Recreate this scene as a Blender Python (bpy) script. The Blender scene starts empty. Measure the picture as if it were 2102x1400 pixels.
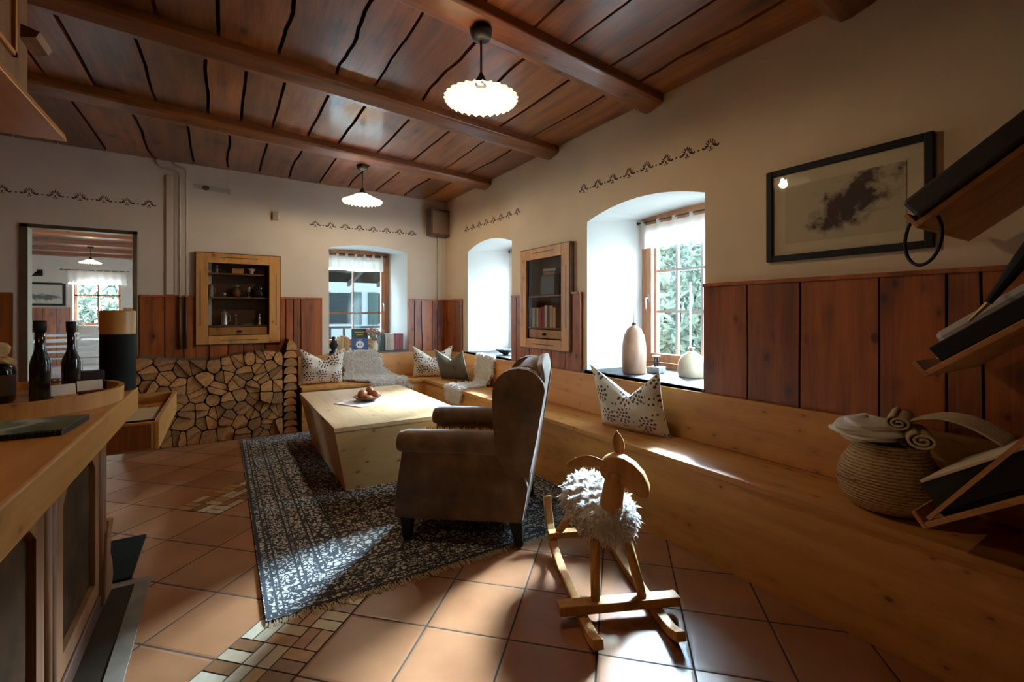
import bpy, math, random
from mathutils import Vector, Matrix
random.seed(7)
PI = math.pi
SC = bpy.context.scene
COL = SC.collection

# ------------------------------------------------------------------ camera, sky, sun, exposure
cam = bpy.data.cameras.new('camera')
cam.sensor_width = 36.0
cam.lens = 948 / 2102 * 36
cam.shift_y = -56 / 2102
cam.clip_start = 0.02
co = bpy.data.objects.new('camera', cam)
COL.objects.link(co)
co.location = (0, 0, 1.30)
co.rotation_euler = (PI / 2, math.radians(0.0), -math.radians(32.1))
SC.camera = co

w = bpy.data.worlds.new('daylight')
SC.world = w
w.use_nodes = True
bg = w.node_tree.nodes['Background']
bg.inputs[0].default_value = (0.66, 0.86, 1.0, 1)
bg.inputs[1].default_value = 34.0
# bright sky patch added to throw steeper light through the right windows
_nt = w.node_tree
_tc = _nt.nodes.new('ShaderNodeTexCoord')
_dp = _nt.nodes.new('ShaderNodeVectorMath')
_dp.operation = 'DOT_PRODUCT'
_d = Vector((1.0, 0.40, 0.74)).normalized()
_dp.inputs[1].default_value = _d
_nt.links.new(_tc.outputs['Generated'], _dp.inputs[0])
_mr = _nt.nodes.new('ShaderNodeMapRange')
_mr.interpolation_type = 'SMOOTHSTEP'
_mr.inputs['From Min'].default_value = math.cos(math.radians(12))
_mr.inputs['From Max'].default_value = math.cos(math.radians(5))
_mr.inputs['To Min'].default_value = 34.0
_mr.inputs['To Max'].default_value = 1300.0
_nt.links.new(_dp.outputs['Value'], _mr.inputs['Value'])
_nt.links.new(_mr.outputs[0], bg.inputs[1])

sun = bpy.data.lights.new('sun', 'SUN')
sun.energy = 170.0
sun.angle = math.radians(16)
sun.color = (0.66, 0.85, 1.0)
so = bpy.data.objects.new('sun', sun)
COL.objects.link(so)
so.location = (9, 9, 6)
so.rotation_euler = Vector((-0.72, -0.70, -0.40)).to_track_quat('-Z', 'Y').to_euler()

SC.view_settings.view_transform = 'Standard'
SC.view_settings.look = 'None'
SC.view_settings.gamma = 1
SC.view_settings.use_curve_mapping = False
SC.view_settings.exposure = 0.12
try:
    SC.cycles.max_bounces = 8
    SC.cycles.diffuse_bounces = 5
    SC.cycles.transparent_max_bounces = 16
    SC.cycles.sample_clamp_indirect = 6
    SC.cycles.caustics_reflective = False
    SC.cycles.caustics_refractive = False
except Exception:
    pass


def portal(name, loc, size, direction):
    l = bpy.data.lights.new(name, 'AREA')
    l.shape = 'RECTANGLE'
    l.size, l.size_y = size
    l.cycles.is_portal = True
    o = bpy.data.objects.new(name, l)
    COL.objects.link(o)
    o.location = loc
    o.rotation_euler = Vector(direction).to_track_quat('-Z', 'Y').to_euler()


w.cycles.sampling_method = 'MANUAL'
w.cycles.sample_map_resolution = 1024
portal('window_portal', (3.50, 2.42, 1.52), (1.3, 1.5), (-1, 0, 0))
portal('window_portal.001', (3.50, 4.72, 1.52), (1.3, 1.5), (-1, 0, 0))
portal('window_portal.002', (1.59, 6.95, 1.52), (1.3, 1.5), (0, -1, 0))
portal('window_portal.003', (-2.77, 16.2, 1.7), (1.3, 1.6), (0, -1, 0))
portal('window_portal.004', (-4.95, 8.6, 1.2), (2.2, 2.4), (1, 0, 0))

# ------------------------------------------------------------------ node helpers


def new_mat(name):
    m = bpy.data.materials.new(name)
    m.use_nodes = True
    nt = m.node_tree
    return m, nt, nt.nodes['Principled BSDF']


def N(nt, t, **kw):
    n = nt.nodes.new(t)
    for k, v in kw.items():
        setattr(n, k, v)
    return n


def L(nt, a, b):
    nt.links.new(a, b)


def math_node(nt, op, a, b=None, c=None):
    n = N(nt, 'ShaderNodeMath', operation=op)
    for i, v in enumerate((a, b, c)):
        if v is None:
            continue
        if isinstance(v, (int, float)):
            n.inputs[i].default_value = v
        else:
            L(nt, v, n.inputs[i])
    return n.outputs[0]


def mixc(nt, f, a, b):
    n = N(nt, 'ShaderNodeMix', data_type='RGBA')
    for sock, v in ((n.inputs[0], f), (n.inputs[6], a), (n.inputs[7], b)):
        if isinstance(v, (int, float)):
            sock.default_value = v
        elif isinstance(v, tuple):
            sock.default_value = (*v, 1) if len(v) == 3 else v
        else:
            L(nt, v, sock)
    return n.outputs[2]


def ramp(nt, f, stops, interp='LINEAR'):
    r = N(nt, 'ShaderNodeValToRGB')
    r.color_ramp.interpolation = interp
    e = r.color_ramp.elements
    while len(e) < len(stops):
        e.new(0.5)
    for i, (p, c) in enumerate(stops):
        e[i].position = p
        e[i].color = (*c, 1) if isinstance(c, tuple) else (c, c, c, 1)
    L(nt, f, r.inputs[0])
    return r.outputs[0]


def coords(nt, scale=(1, 1, 1), rot=(0, 0, 0), src='Object'):
    tc = N(nt, 'ShaderNodeTexCoord')
    mp = N(nt, 'ShaderNodeMapping')
    mp.inputs['Scale'].default_value = scale
    mp.inputs['Rotation'].default_value = rot
    L(nt, tc.outputs[src], mp.inputs[0])
    return mp.outputs[0]


def bump(nt, bs, h, strength=0.3, dist=0.01):
    b = N(nt, 'ShaderNodeBump')
    b.inputs['Strength'].default_value = strength
    b.inputs['Distance'].default_value = dist
    L(nt, h, b.inputs['Height'])
    L(nt, b.outputs[0], bs.inputs['Normal'])


def plain(name, col, rough=0.6, metal=0.0, noise=0.12, nscale=12, bmp=0.0, emis=None, spec=None):
    m, nt, bs = new_mat(name)
    c = coords(nt)
    nz = N(nt, 'ShaderNodeTexNoise')
    nz.inputs['Scale'].default_value = nscale
    nz.inputs['Detail'].default_value = 4
    L(nt, c, nz.inputs[0])
    lo = tuple(x * (1 - noise) for x in col)
    hi = tuple(min(1, x * (1 + noise)) for x in col)
    L(nt, ramp(nt, nz.outputs[0], [(0.3, lo), (0.7, hi)]), bs.inputs['Base Color'])
    bs.inputs['Roughness'].default_value = rough
    bs.inputs['Metallic'].default_value = metal
    if spec is not None:
        bs.inputs['Specular IOR Level'].default_value = spec
    if bmp:
        bump(nt, bs, nz.outputs[0], bmp, 0.004)
    if emis:
        bs.inputs['Emission Color'].default_value = (*emis[0], 1)
        bs.inputs['Emission Strength'].default_value = emis[1]
    return m


def wood(name, base, dark, axis='x', rough=0.5, scale=1.0, knots=0.6, grain=0.5, per=0.35, coat=0.0, knotcol=None, kscale=7.0):
    """long-grain boards; the grain runs along axis; the face attribute pid shifts and tints each board"""
    m, nt, bs = new_mat(name)
    tc = N(nt, 'ShaderNodeTexCoord')
    at = N(nt, 'ShaderNodeAttribute', attribute_name='pid')
    comb = N(nt, 'ShaderNodeCombineXYZ')
    for i in range(3):
        L(nt, math_node(nt, 'MULTIPLY', at.outputs['Fac'], (7.3, 3.1, 5.7)[i]), comb.inputs[i])
    add = N(nt, 'ShaderNodeVectorMath', operation='ADD')
    L(nt, tc.outputs['Object'], add.inputs[0])
    L(nt, comb.outputs[0], add.inputs[1])
    ai = 'xyz'.index(axis)

    def mapped(along, across):
        mp = N(nt, 'ShaderNodeMapping')
        s = [across] * 3
        s[ai] = along
        mp.inputs['Scale'].default_value = s
        L(nt, add.outputs[0], mp.inputs[0])
        return mp.outputs[0]
    n1 = N(nt, 'ShaderNodeTexNoise')
    n1.inputs['Scale'].default_value = 1.0
    n1.inputs['Detail'].default_value = 5
    n1.inputs['Distortion'].default_value = 0.4
    L(nt, mapped(1.2 * scale, 13 * scale), n1.inputs[0])
    n2 = N(nt, 'ShaderNodeTexNoise')
    n2.inputs['Scale'].default_value = 1.0
    n2.inputs['Detail'].default_value = 6
    L(nt, mapped(6 * scale, 110 * scale), n2.inputs[0])
    # knots
    vo = N(nt, 'ShaderNodeTexVoronoi')
    vo.inputs['Scale'].default_value = kscale
    vo.inputs['Randomness'].default_value = 1.0
    L(nt, mapped(0.75, 1.25), vo.inputs[0])
    sep = N(nt, 'ShaderNodeSeparateColor')
    L(nt, vo.outputs['Color'], sep.inputs[0])
    gate = math_node(nt, 'GREATER_THAN', sep.outputs[0], 1 - knots)
    sz = math_node(nt, 'MULTIPLY_ADD', sep.outputs[1], 0.11, 0.07)
    kn = math_node(nt, 'DIVIDE', vo.outputs['Distance'], sz)
    kmask = math_node(nt, 'MULTIPLY', math_node(nt, 'SUBTRACT', 1.0, math_node(nt, 'SMOOTH_MIN', kn, 1.0, 0.3)), gate)
    kc = math_node(nt, 'MINIMUM', math_node(nt, 'MULTIPLY', math_node(nt, 'MAXIMUM', kmask, 0.0), 3.0), 1.0)
    halo = math_node(nt, 'MULTIPLY', math_node(nt, 'SUBTRACT', 1.0, math_node(nt, 'MINIMUM', math_node(nt, 'MULTIPLY', kn, 0.3), 1.0)), gate)
    f = math_node(nt, 'ADD', math_node(nt, 'MULTIPLY', n1.outputs[0], 0.75), math_node(nt, 'MULTIPLY', n2.outputs[0], 0.35 * grain * 2))
    f = math_node(nt, 'ADD', f, math_node(nt, 'MULTIPLY', halo, 0.18))
    c1 = ramp(nt, f, [(0.42, base), (0.74, dark)])
    c1 = mixc(nt, math_node(nt, 'MULTIPLY', kc, 0.85), c1, knotcol or tuple(x * 0.25 for x in dark))
    # board tint
    wn = N(nt, 'ShaderNodeTexWhiteNoise', noise_dimensions='1D')
    L(nt, at.outputs['Fac'], wn.inputs['W'])
    hsv = N(nt, 'ShaderNodeHueSaturation')
    L(nt, math_node(nt, 'MULTIPLY_ADD', wn.outputs[0], per, 1 - per / 2), hsv.inputs['Value'])
    L(nt, c1, hsv.inputs['Color'])
    L(nt, hsv.outputs[0], bs.inputs['Base Color'])
    bs.inputs['Roughness'].default_value = rough
    if coat:
        bs.inputs['Coat Weight'].default_value = coat
        bs.inputs['Coat Roughness'].default_value = 0.12
    bump(nt, bs, math_node(nt, 'ADD', n2.outputs[0], n1.outputs[0]), 0.18, 0.004)
    return m


def glass_mat(name, tint=(0.97, 0.99, 1.0), gloss=0.08):
    m = bpy.data.materials.new(name)
    m.use_nodes = True
    nt = m.node_tree
    nt.nodes.clear()
    out = N(nt, 'ShaderNodeOutputMaterial')
    tr = N(nt, 'ShaderNodeBsdfTransparent')
    tr.inputs[0].default_value = (*tint, 1)
    gl = N(nt, 'ShaderNodeBsdfGlossy')
    gl.inputs['Roughness'].default_value = 0.02
    lw = N(nt, 'ShaderNodeLayerWeight')
    lw.inputs[0].default_value = 0.5
    mx = N(nt, 'ShaderNodeMixShader')
    f = math_node(nt, 'MULTIPLY_ADD', math_node(nt, 'POWER', lw.outputs['Facing'], 4.0), 0.45, gloss * 0.35)
    L(nt, f, mx.inputs[0])
    L(nt, tr.outputs[0], mx.inputs[1])
    L(nt, gl.outputs[0], mx.inputs[2])
    L(nt, mx.outputs[0], out.inputs[0])
    return m


def cloth_mat(name, col, trans=0.5, alpha=1.0):
    m = bpy.data.materials.new(name)
    m.use_nodes = True
    nt = m.node_tree
    nt.nodes.clear()
    out = N(nt, 'ShaderNodeOutputMaterial')
    d = N(nt, 'ShaderNodeBsdfDiffuse')
    t = N(nt, 'ShaderNodeBsdfTranslucent')
    d.inputs[0].default_value = (*col, 1)
    t.inputs[0].default_value = (*col, 1)
    mx = N(nt, 'ShaderNodeMixShader')
    mx.inputs[0].default_value = trans
    L(nt, d.outputs[0], mx.inputs[1])
    L(nt, t.outputs[0], mx.inputs[2])
    last = mx.outputs[0]
    if alpha < 1:
        tp = N(nt, 'ShaderNodeBsdfTransparent')
        m2 = N(nt, 'ShaderNodeMixShader')
        m2.inputs[0].default_value = alpha
        L(nt, tp.outputs[0], m2.inputs[1])
        L(nt, last, m2.inputs[2])
        last = m2.outputs[0]
    L(nt, last, out.inputs[0])
    return m


def flower_fabric(name, ground, ink, scale=6.6, plane='xz'):
    m, nt, bs = new_mat(name)
    tc = N(nt, 'ShaderNodeTexCoord')
    sp = N(nt, 'ShaderNodeSeparateXYZ')
    L(nt, tc.outputs['Object'], sp.inputs[0])
    cb = N(nt, 'ShaderNodeCombineXYZ')
    L(nt, sp.outputs['XYZ'.index(plane[0].upper())], cb.inputs[0])
    L(nt, sp.outputs['XYZ'.index(plane[1].upper())], cb.inputs[1])

    def layer(sc, off, rnd):
        mp = N(nt, 'ShaderNodeMapping')
        mp.inputs['Scale'].default_value = (sc, sc, sc)
        mp.inputs['Location'].default_value = (off, off * 0.7, 0)
        L(nt, cb.outputs[0], mp.inputs[0])
        vo = N(nt, 'ShaderNodeTexVoronoi', voronoi_dimensions='2D')
        vo.inputs['Scale'].default_value = 1.0
        vo.inputs['Randomness'].default_value = rnd
        L(nt, mp.outputs[0], vo.inputs['Vector'])
        df = N(nt, 'ShaderNodeVectorMath', operation='SUBTRACT')
        L(nt, mp.outputs[0], df.inputs[0])
        L(nt, vo.outputs['Position'], df.inputs[1])
        s2 = N(nt, 'ShaderNodeSeparateXYZ')
        L(nt, df.outputs[0], s2.inputs[0])
        ang = math_node(nt, 'ARCTAN2', s2.outputs[1], s2.outputs[0])
        return vo.outputs['Distance'], ang, vo.outputs['Color']

    def ring(r, ang, r0, wd, n, k):
        c = math_node(nt, 'COSINE', math_node(nt, 'MULTIPLY', ang, n))
        d = math_node(nt, 'ABSOLUTE', math_node(nt, 'SUBTRACT', r, r0))
        v = math_node(nt, 'SUBTRACT', math_node(nt, 'MULTIPLY', math_node(nt, 'ADD', c, k), wd), d)
        return math_node(nt, 'GREATER_THAN', v, 0.0)
    r, a, c = layer(scale, 3.3, 0.45)
    mk = ring(r, a, 0.33, 0.055, 9, 0.35)
    mk = math_node(nt, 'MAXIMUM', mk, ring(r, a, 0.18, 0.055, 6, 0.3))
    mk = math_node(nt, 'MAXIMUM', mk, math_node(nt, 'LESS_THAN', r, 0.06))
    r2, a2, c2 = layer(scale * 2.6, 9.1, 1.0)
    sc2 = N(nt, 'ShaderNodeSeparateColor')
    L(nt, c2, sc2.inputs[0])
    leaf = math_node(nt, 'MULTIPLY', ring(r2, a2, 0.22, 0.14, 2, -0.15), math_node(nt, 'GREATER_THAN', sc2.outputs[0], 0.62))
    far = math_node(nt, 'GREATER_THAN', r, 0.45)
    mk = math_node(nt, 'MAXIMUM', mk, math_node(nt, 'MULTIPLY', leaf, far))
    inkc = mixc(nt, r, ink, (ink[0] * 1.3, ink[1] * 1.9, ink[2] * 1.2))
    L(nt, mixc(nt, mk, ground, inkc), bs.inputs['Base Color'])
    bs.inputs['Roughness'].default_value = 0.9
    nz = N(nt, 'ShaderNodeTexNoise')
    nz.inputs['Scale'].default_value = 300
    bump(nt, bs, nz.outputs[0], 0.2, 0.002)
    return m


M = {}
M['plaster'] = plain('cream_plaster', (0.76, 0.63, 0.45), 0.85, noise=0.05, nscale=2.5, bmp=0.35)
M['plaster_back'] = plain('white_plaster', (0.76, 0.72, 0.65), 0.85, noise=0.05, nscale=2.5, bmp=0.35)
M['reveal'] = plain('white_reveal_paint', (0.66, 0.67, 0.66), 0.8, noise=0.03, nscale=3, bmp=0.2)
M['ceil'] = wood('varnished_ceiling_boards', (0.28, 0.078, 0.013), (0.085, 0.021, 0.004), 'y', 0.40, 1.0, 0.5, 0.5, 0.75, coat=0.35, kscale=5.0)
M['beam'] = wood('varnished_beam', (0.24, 0.066, 0.012), (0.10, 0.026, 0.005), 'x', 0.40, 1.0, 0.35, 0.5, 0.3, coat=0.3)
M['gap'] = plain('dark_gap', (0.012, 0.007, 0.004), 0.9)
M['wains'] = wood('red_brown_wainscot', (0.35, 0.090, 0.012), (0.12, 0.026, 0.004), 'z', 0.5, 0.8, 0.85, 0.5, 0.5, coat=0.05, kscale=8.0)
M['pine'] = wood('pine_bench', (0.58, 0.27, 0.065), (0.38, 0.145, 0.028), 'y', 0.5, 0.8, 0.9, 0.3, 0.15, knotcol=(0.16, 0.055, 0.015), kscale=12.0)
M['pinex'] = wood('pine_bench_across', (0.58, 0.27, 0.065), (0.38, 0.145, 0.028), 'x', 0.5, 0.8, 0.9, 0.3, 0.15, knotcol=(0.16, 0.055, 0.015), kscale=12.0)
M['table'] = wood('pale_spruce_table', (0.66, 0.40, 0.165), (0.50, 0.27, 0.085), 'x', 0.45, 0.8, 0.9, 0.3, 0.12, knotcol=(0.14, 0.06, 0.02), kscale=11.0)
M['cabw'] = wood('honey_pine_cabinet', (0.60, 0.30, 0.085), (0.40, 0.165, 0.036), 'z', 0.45, 1.0, 0.4, 0.4, 0.15, knotcol=(0.2, 0.07, 0.02), kscale=9)
M['counter'] = wood('honey_pine_counter', (0.56, 0.28, 0.07), (0.38, 0.155, 0.03), 'y', 0.38, 0.8, 0.6, 0.35, 0.1, knotcol=(0.12, 0.04, 0.01), kscale=8)
M['oldpine'] = wood('dark_aged_pine', (0.24, 0.10, 0.028), (0.12, 0.042, 0.012), 'z', 0.6, 1.0, 0.4, 0.5, 0.25)
M['frame'] = wood('brown_window_wood', (0.36, 0.135, 0.045), (0.19, 0.062, 0.018), 'z', 0.4, 1.2, 0.2, 0.4, 0.2, coat=0.15)
M['outerframe'] = plain('pale_outer_window_wood', (0.50, 0.38, 0.34), 0.6)
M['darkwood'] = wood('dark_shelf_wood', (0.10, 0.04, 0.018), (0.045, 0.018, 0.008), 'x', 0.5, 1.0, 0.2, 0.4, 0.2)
M['toyw'] = wood('turned_toy_wood', (0.68, 0.38, 0.13), (0.48, 0.23, 0.06), 'z', 0.5, 1.5, 0.2, 0.4, 0.15)
M['rackw'] = wood('rack_wood', (0.50, 0.24, 0.085), (0.32, 0.13, 0.04), 'y', 0.5, 1.2, 0.3, 0.4, 0.1)
M['glass'] = glass_mat('window_glass')
M['cglass'] = glass_mat('cabinet_glass', (0.9, 0.9, 0.9))
M['black'] = plain('black', (0.010, 0.010, 0.010), 0.6, spec=0.25)
M['blackleather'] = plain('black_leather', (0.014, 0.013, 0.012), 0.45, nscale=80, bmp=0.2)
M['metal'] = plain('grey_metal', (0.55, 0.55, 0.55), 0.3, 0.9)
M['brass'] = plain('brass', (0.55, 0.38, 0.14), 0.3, 0.95)
M['iron'] = plain('dark_iron', (0.03, 0.028, 0.025), 0.45, 0.7)
M['white'] = plain('white_paint', (0.78, 0.77, 0.74), 0.55, noise=0.03)
M['cream'] = plain('cream', (0.70, 0.60, 0.42), 0.6)
M['paper'] = plain('paper', (0.78, 0.72, 0.58), 0.7, noise=0.04)
M['stencil'] = plain('stencil_paint', (0.075, 0.042, 0.032), 0.8)
M['slate'] = plain('slate_sill', (0.045, 0.047, 0.05), 0.35, nscale=8, noise=0.3)
M['curtain'] = cloth_mat('linen_curtain', (0.86, 0.84, 0.80), 0.55, 0.9)
M['wool'] = cloth_mat('white_sheepskin', (0.90, 0.88, 0.84), 0.35)
M['woolgold'] = cloth_mat('golden_sheepskin', (0.84, 0.60, 0.30), 0.35)
M['hide'] = plain('tan_hide', (0.62, 0.44, 0.26), 0.85, nscale=20)
M['fab'] = flower_fabric('flower_print_fabric', (0.80, 0.76, 0.66), (0.075, 0.035, 0.05))
M['greyfab'] = plain('grey_green_fabric', (0.11, 0.10, 0.075), 0.9, nscale=60, bmp=0.2)
M['grey'] = plain('grey', (0.3, 0.3, 0.3), 0.6)


def mat_suede():
    m, nt, bs = new_mat('brown_suede_leather')
    c = coords(nt)
    n1 = N(nt, 'ShaderNodeTexNoise')
    n1.inputs['Scale'].default_value = 5.5
    n1.inputs['Detail'].default_value = 6
    n1.inputs['Roughness'].default_value = 0.6
    L(nt, c, n1.inputs[0])
    L(nt, ramp(nt, n1.outputs[0], [(0.3, (0.058, 0.029, 0.013)), (0.5, (0.135, 0.070, 0.030)), (0.72, (0.235, 0.140, 0.070))]), bs.inputs['Base Color'])
    bs.inputs['Roughness'].default_value = 0.62
    bs.inputs['Sheen Weight'].default_value = 0.35
    bs.inputs['Sheen Roughness'].default_value = 0.4
    bump(nt, bs, n1.outputs[0], 0.15, 0.01)
    return m


M['suede'] = mat_suede()


def mat_tiles():
    """terracotta floor tiles laid diagonally, 35 cm"""
    m, nt, bs = new_mat('diagonal_terracotta_tiles')
    S = 0.3495
    tc = N(nt, 'ShaderNodeTexCoord')
    sp = N(nt, 'ShaderNodeSeparateXYZ')
    L(nt, tc.outputs['Object'], sp.inputs[0])
    k = 1 / (S * math.sqrt(2))
    x0, y0 = 0.966, 1.569
    u = math_node(nt, 'MULTIPLY', math_node(nt, 'ADD', math_node(nt, 'ADD', sp.outputs[0], sp.outputs[1]), -(x0 + y0)), k)
    v = math_node(nt, 'MULTIPLY', math_node(nt, 'ADD', math_node(nt, 'SUBTRACT', sp.outputs[0], sp.outputs[1]), -(x0 - y0)), k)

    def edge(t):
        fr = math_node(nt, 'FRACT', math_node(nt, 'ADD', t, 100.0))
        return math_node(nt, 'MINIMUM', fr, math_node(nt, 'SUBTRACT', 1.0, fr))
    e = math_node(nt, 'MINIMUM', edge(u), edge(v))
    grout = math_node(nt, 'LESS_THAN', e, 0.011)
    cb = N(nt, 'ShaderNodeCombineXYZ')
    L(nt, math_node(nt, 'FLOOR', u), cb.inputs[0])
    L(nt, math_node(nt, 'FLOOR', v), cb.inputs[1])
    wn = N(nt, 'ShaderNodeTexWhiteNoise', noise_dimensions='2D')
    L(nt, cb.outputs[0], wn.inputs['Vector'])
    n1 = N(nt, 'ShaderNodeTexNoise')
    n1.inputs['Scale'].default_value = 4.5
    n1.inputs['Detail'].default_value = 3
    L(nt, tc.outputs['Object'], n1.inputs[0])
    base = ramp(nt, n1.outputs[0], [(0.15, (0.24, 0.095, 0.038)), (0.85, (0.40, 0.185, 0.085))])
    hsv = N(nt, 'ShaderNodeHueSaturation')
    L(nt, base, hsv.inputs['Color'])
    L(nt, math_node(nt, 'MULTIPLY_ADD', wn.outputs[0], 0.35, 0.82), hsv.inputs['Value'])
    L(nt, mixc(nt, grout, hsv.outputs[0], (0.035, 0.024, 0.016)), bs.inputs['Base Color'])
    L(nt, math_node(nt, 'MULTIPLY_ADD', grout, 0.5, math_node(nt, 'MULTIPLY_ADD', n1.outputs[0], 0.12, 0.30)), bs.inputs['Roughness'])
    hh = math_node(nt, 'ADD', math_node(nt, 'MINIMUM', math_node(nt, 'MULTIPLY', e, 25.0), 1.0), math_node(nt, 'MULTIPLY', n1.outputs[0], 0.25))
    bump(nt, bs, hh, 0.35, 0.004)
    return m


M['tiles'] = mat_tiles()


def mat_rug():
    m, nt, bs = new_mat('patterned_rug')
    tc = N(nt, 'ShaderNodeTexCoord')
    sp = N(nt, 'ShaderNodeSeparateXYZ')
    L(nt, tc.outputs['Object'], sp.inputs[0])
    W, H = 1.97, 3.29
    dx = math_node(nt, 'MINIMUM', sp.outputs[0], math_node(nt, 'SUBTRACT', W, sp.outputs[0]))
    dy = math_node(nt, 'MINIMUM', sp.outputs[1], math_node(nt, 'SUBTRACT', H, sp.outputs[1]))
    d = math_node(nt, 'MINIMUM', dx, dy)

    def vor(sc, thr):
        vo = N(nt, 'ShaderNodeTexVoronoi', feature='DISTANCE_TO_EDGE')
        vo.inputs['Scale'].default_value = sc
        nz = N(nt, 'ShaderNodeTexNoise')
        nz.inputs['Scale'].default_value = sc * 0.8
        L(nt, tc.outputs['Object'], nz.inputs[0])
        mx = N(nt, 'ShaderNodeVectorMath', operation='MULTIPLY_ADD')
        L(nt, nz.outputs[1], mx.inputs[0])
        mx.inputs[1].default_value = (0.05, 0.05, 0)
        L(nt, tc.outputs['Object'], mx.inputs[2])
        fl = N(nt, 'ShaderNodeVectorMath', operation='MULTIPLY')
        L(nt, mx.outputs[0], fl.inputs[0])
        fl.inputs[1].default_value = (1, 1, 0)
        L(nt, fl.outputs[0], vo.inputs['Vector'])
        return math_node(nt, 'LESS_THAN', vo.outputs['Distance'], thr)
    field = vor(34, 0.15)
    bord = vor(44, 0.14)
    zone = math_node(nt, 'GREATER_THAN', d, 0.40)
    zb = math_node(nt, 'LESS_THAN', d, 0.27)
    pat = math_node(nt, 'ADD', math_node(nt, 'MULTIPLY', field, math_node(nt, 'SUBTRACT', 1.0, zb)), math_node(nt, 'MULTIPLY', bord, zb))
    lines = None
    for c, wd in ((0.012, 0.008), (0.05, 0.005), (0.075, 0.004), (0.165, 0.005), (0.19, 0.004), (0.265, 0.006), (0.29, 0.004), (0.40, 0.005), (0.415, 0.003), (0.62, 0.005)):
        l_ = math_node(nt, 'LESS_THAN', math_node(nt, 'ABSOLUTE', math_node(nt, 'SUBTRACT', d, c)), wd)
        lines = l_ if lines is None else math_node(nt, 'MAXIMUM', lines, l_)
    dark = math_node(nt, 'MAXIMUM', pat, lines)
    light = mixc(nt, zone, (0.56, 0.55, 0.50), (0.42, 0.37, 0.31))
    inkc = mixc(nt, zone, (0.030, 0.036, 0.045), (0.030, 0.022, 0.018))
    L(nt, mixc(nt, dark, light, inkc), bs.inputs['Base Color'])
    bs.inputs['Roughness'].default_value = 0.95
    nz = N(nt, 'ShaderNodeTexNoise')
    nz.inputs['Scale'].default_value = 180
    bump(nt, bs, nz.outputs[0], 0.5, 0.004)
    return m


M['rug'] = mat_rug()


def mat_endgrain():
    m, nt, bs = new_mat('log_end_grain')
    tc = N(nt, 'ShaderNodeTexCoord')
    at = N(nt, 'ShaderNodeObjectInfo')
    mp = N(nt, 'ShaderNodeMapping')
    mp.inputs['Scale'].default_value = (1, 0.05, 1)
    L(nt, tc.outputs['Object'], mp.inputs[0])
    ln = N(nt, 'ShaderNodeVectorMath', operation='LENGTH')
    L(nt, mp.outputs[0], ln.inputs[0])
    nz = N(nt, 'ShaderNodeTexNoise')
    nz.inputs['Scale'].default_value = 25
    nz.inputs['Detail'].default_value = 5
    L(nt, mp.outputs[0], nz.inputs[0])
    rings = math_node(nt, 'SINE', math_node(nt, 'ADD', math_node(nt, 'MULTIPLY', ln.outputs['Value'], 700), math_node(nt, 'MULTIPLY', nz.outputs[0], 9)))
    f = math_node(nt, 'ADD', math_node(nt, 'MULTIPLY', rings, 0.12), nz.outputs[0])
    c = ramp(nt, f, [(0.25, (0.32, 0.125, 0.034)), (0.75, (0.66, 0.34, 0.115))])
    hsv = N(nt, 'ShaderNodeHueSaturation')
    L(nt, c, hsv.inputs['Color'])
    L(nt, math_node(nt, 'MULTIPLY_ADD', at.outputs['Random'], 0.6, 0.42), hsv.inputs['Value'])
    L(nt, hsv.outputs[0], bs.inputs['Base Color'])
    bs.inputs['Roughness'].default_value = 0.85
    bump(nt, bs, nz.outputs[0], 0.4, 0.004)
    return m


M['endgrain'] = mat_endgrain()
M['bark'] = plain('bark', (0.085, 0.05, 0.03), 0.95, nscale=30, noise=0.5, bmp=0.6)


def mat_seagrass():
    m, nt, bs = new_mat('seagrass_weave')
    c = coords(nt, (1, 1, 1))
    wv = N(nt, 'ShaderNodeTexWave', bands_direction='Z')
    wv.inputs['Scale'].default_value = 26
    wv.inputs['Distortion'].default_value = 0.6
    L(nt, c, wv.inputs[0])
    vo = N(nt, 'ShaderNodeTexVoronoi')
    vo.inputs['Scale'].default_value = 70
    L(nt, coords(nt, (1, 1, 2.2)), vo.inputs['Vector'])
    f = math_node(nt, 'ADD', math_node(nt, 'MULTIPLY', wv.outputs['Fac'], 0.6), math_node(nt, 'MULTIPLY', vo.outputs['Distance'], 0.5))
    L(nt, ramp(nt, f, [(0.1, (0.16, 0.085, 0.035)), (0.7, (0.52, 0.34, 0.16))]), bs.inputs['Base Color'])
    bs.inputs['Roughness'].default_value = 0.8
    bump(nt, bs, f, 0.8, 0.01)
    return m


M['seagrass'] = mat_seagrass()


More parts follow.
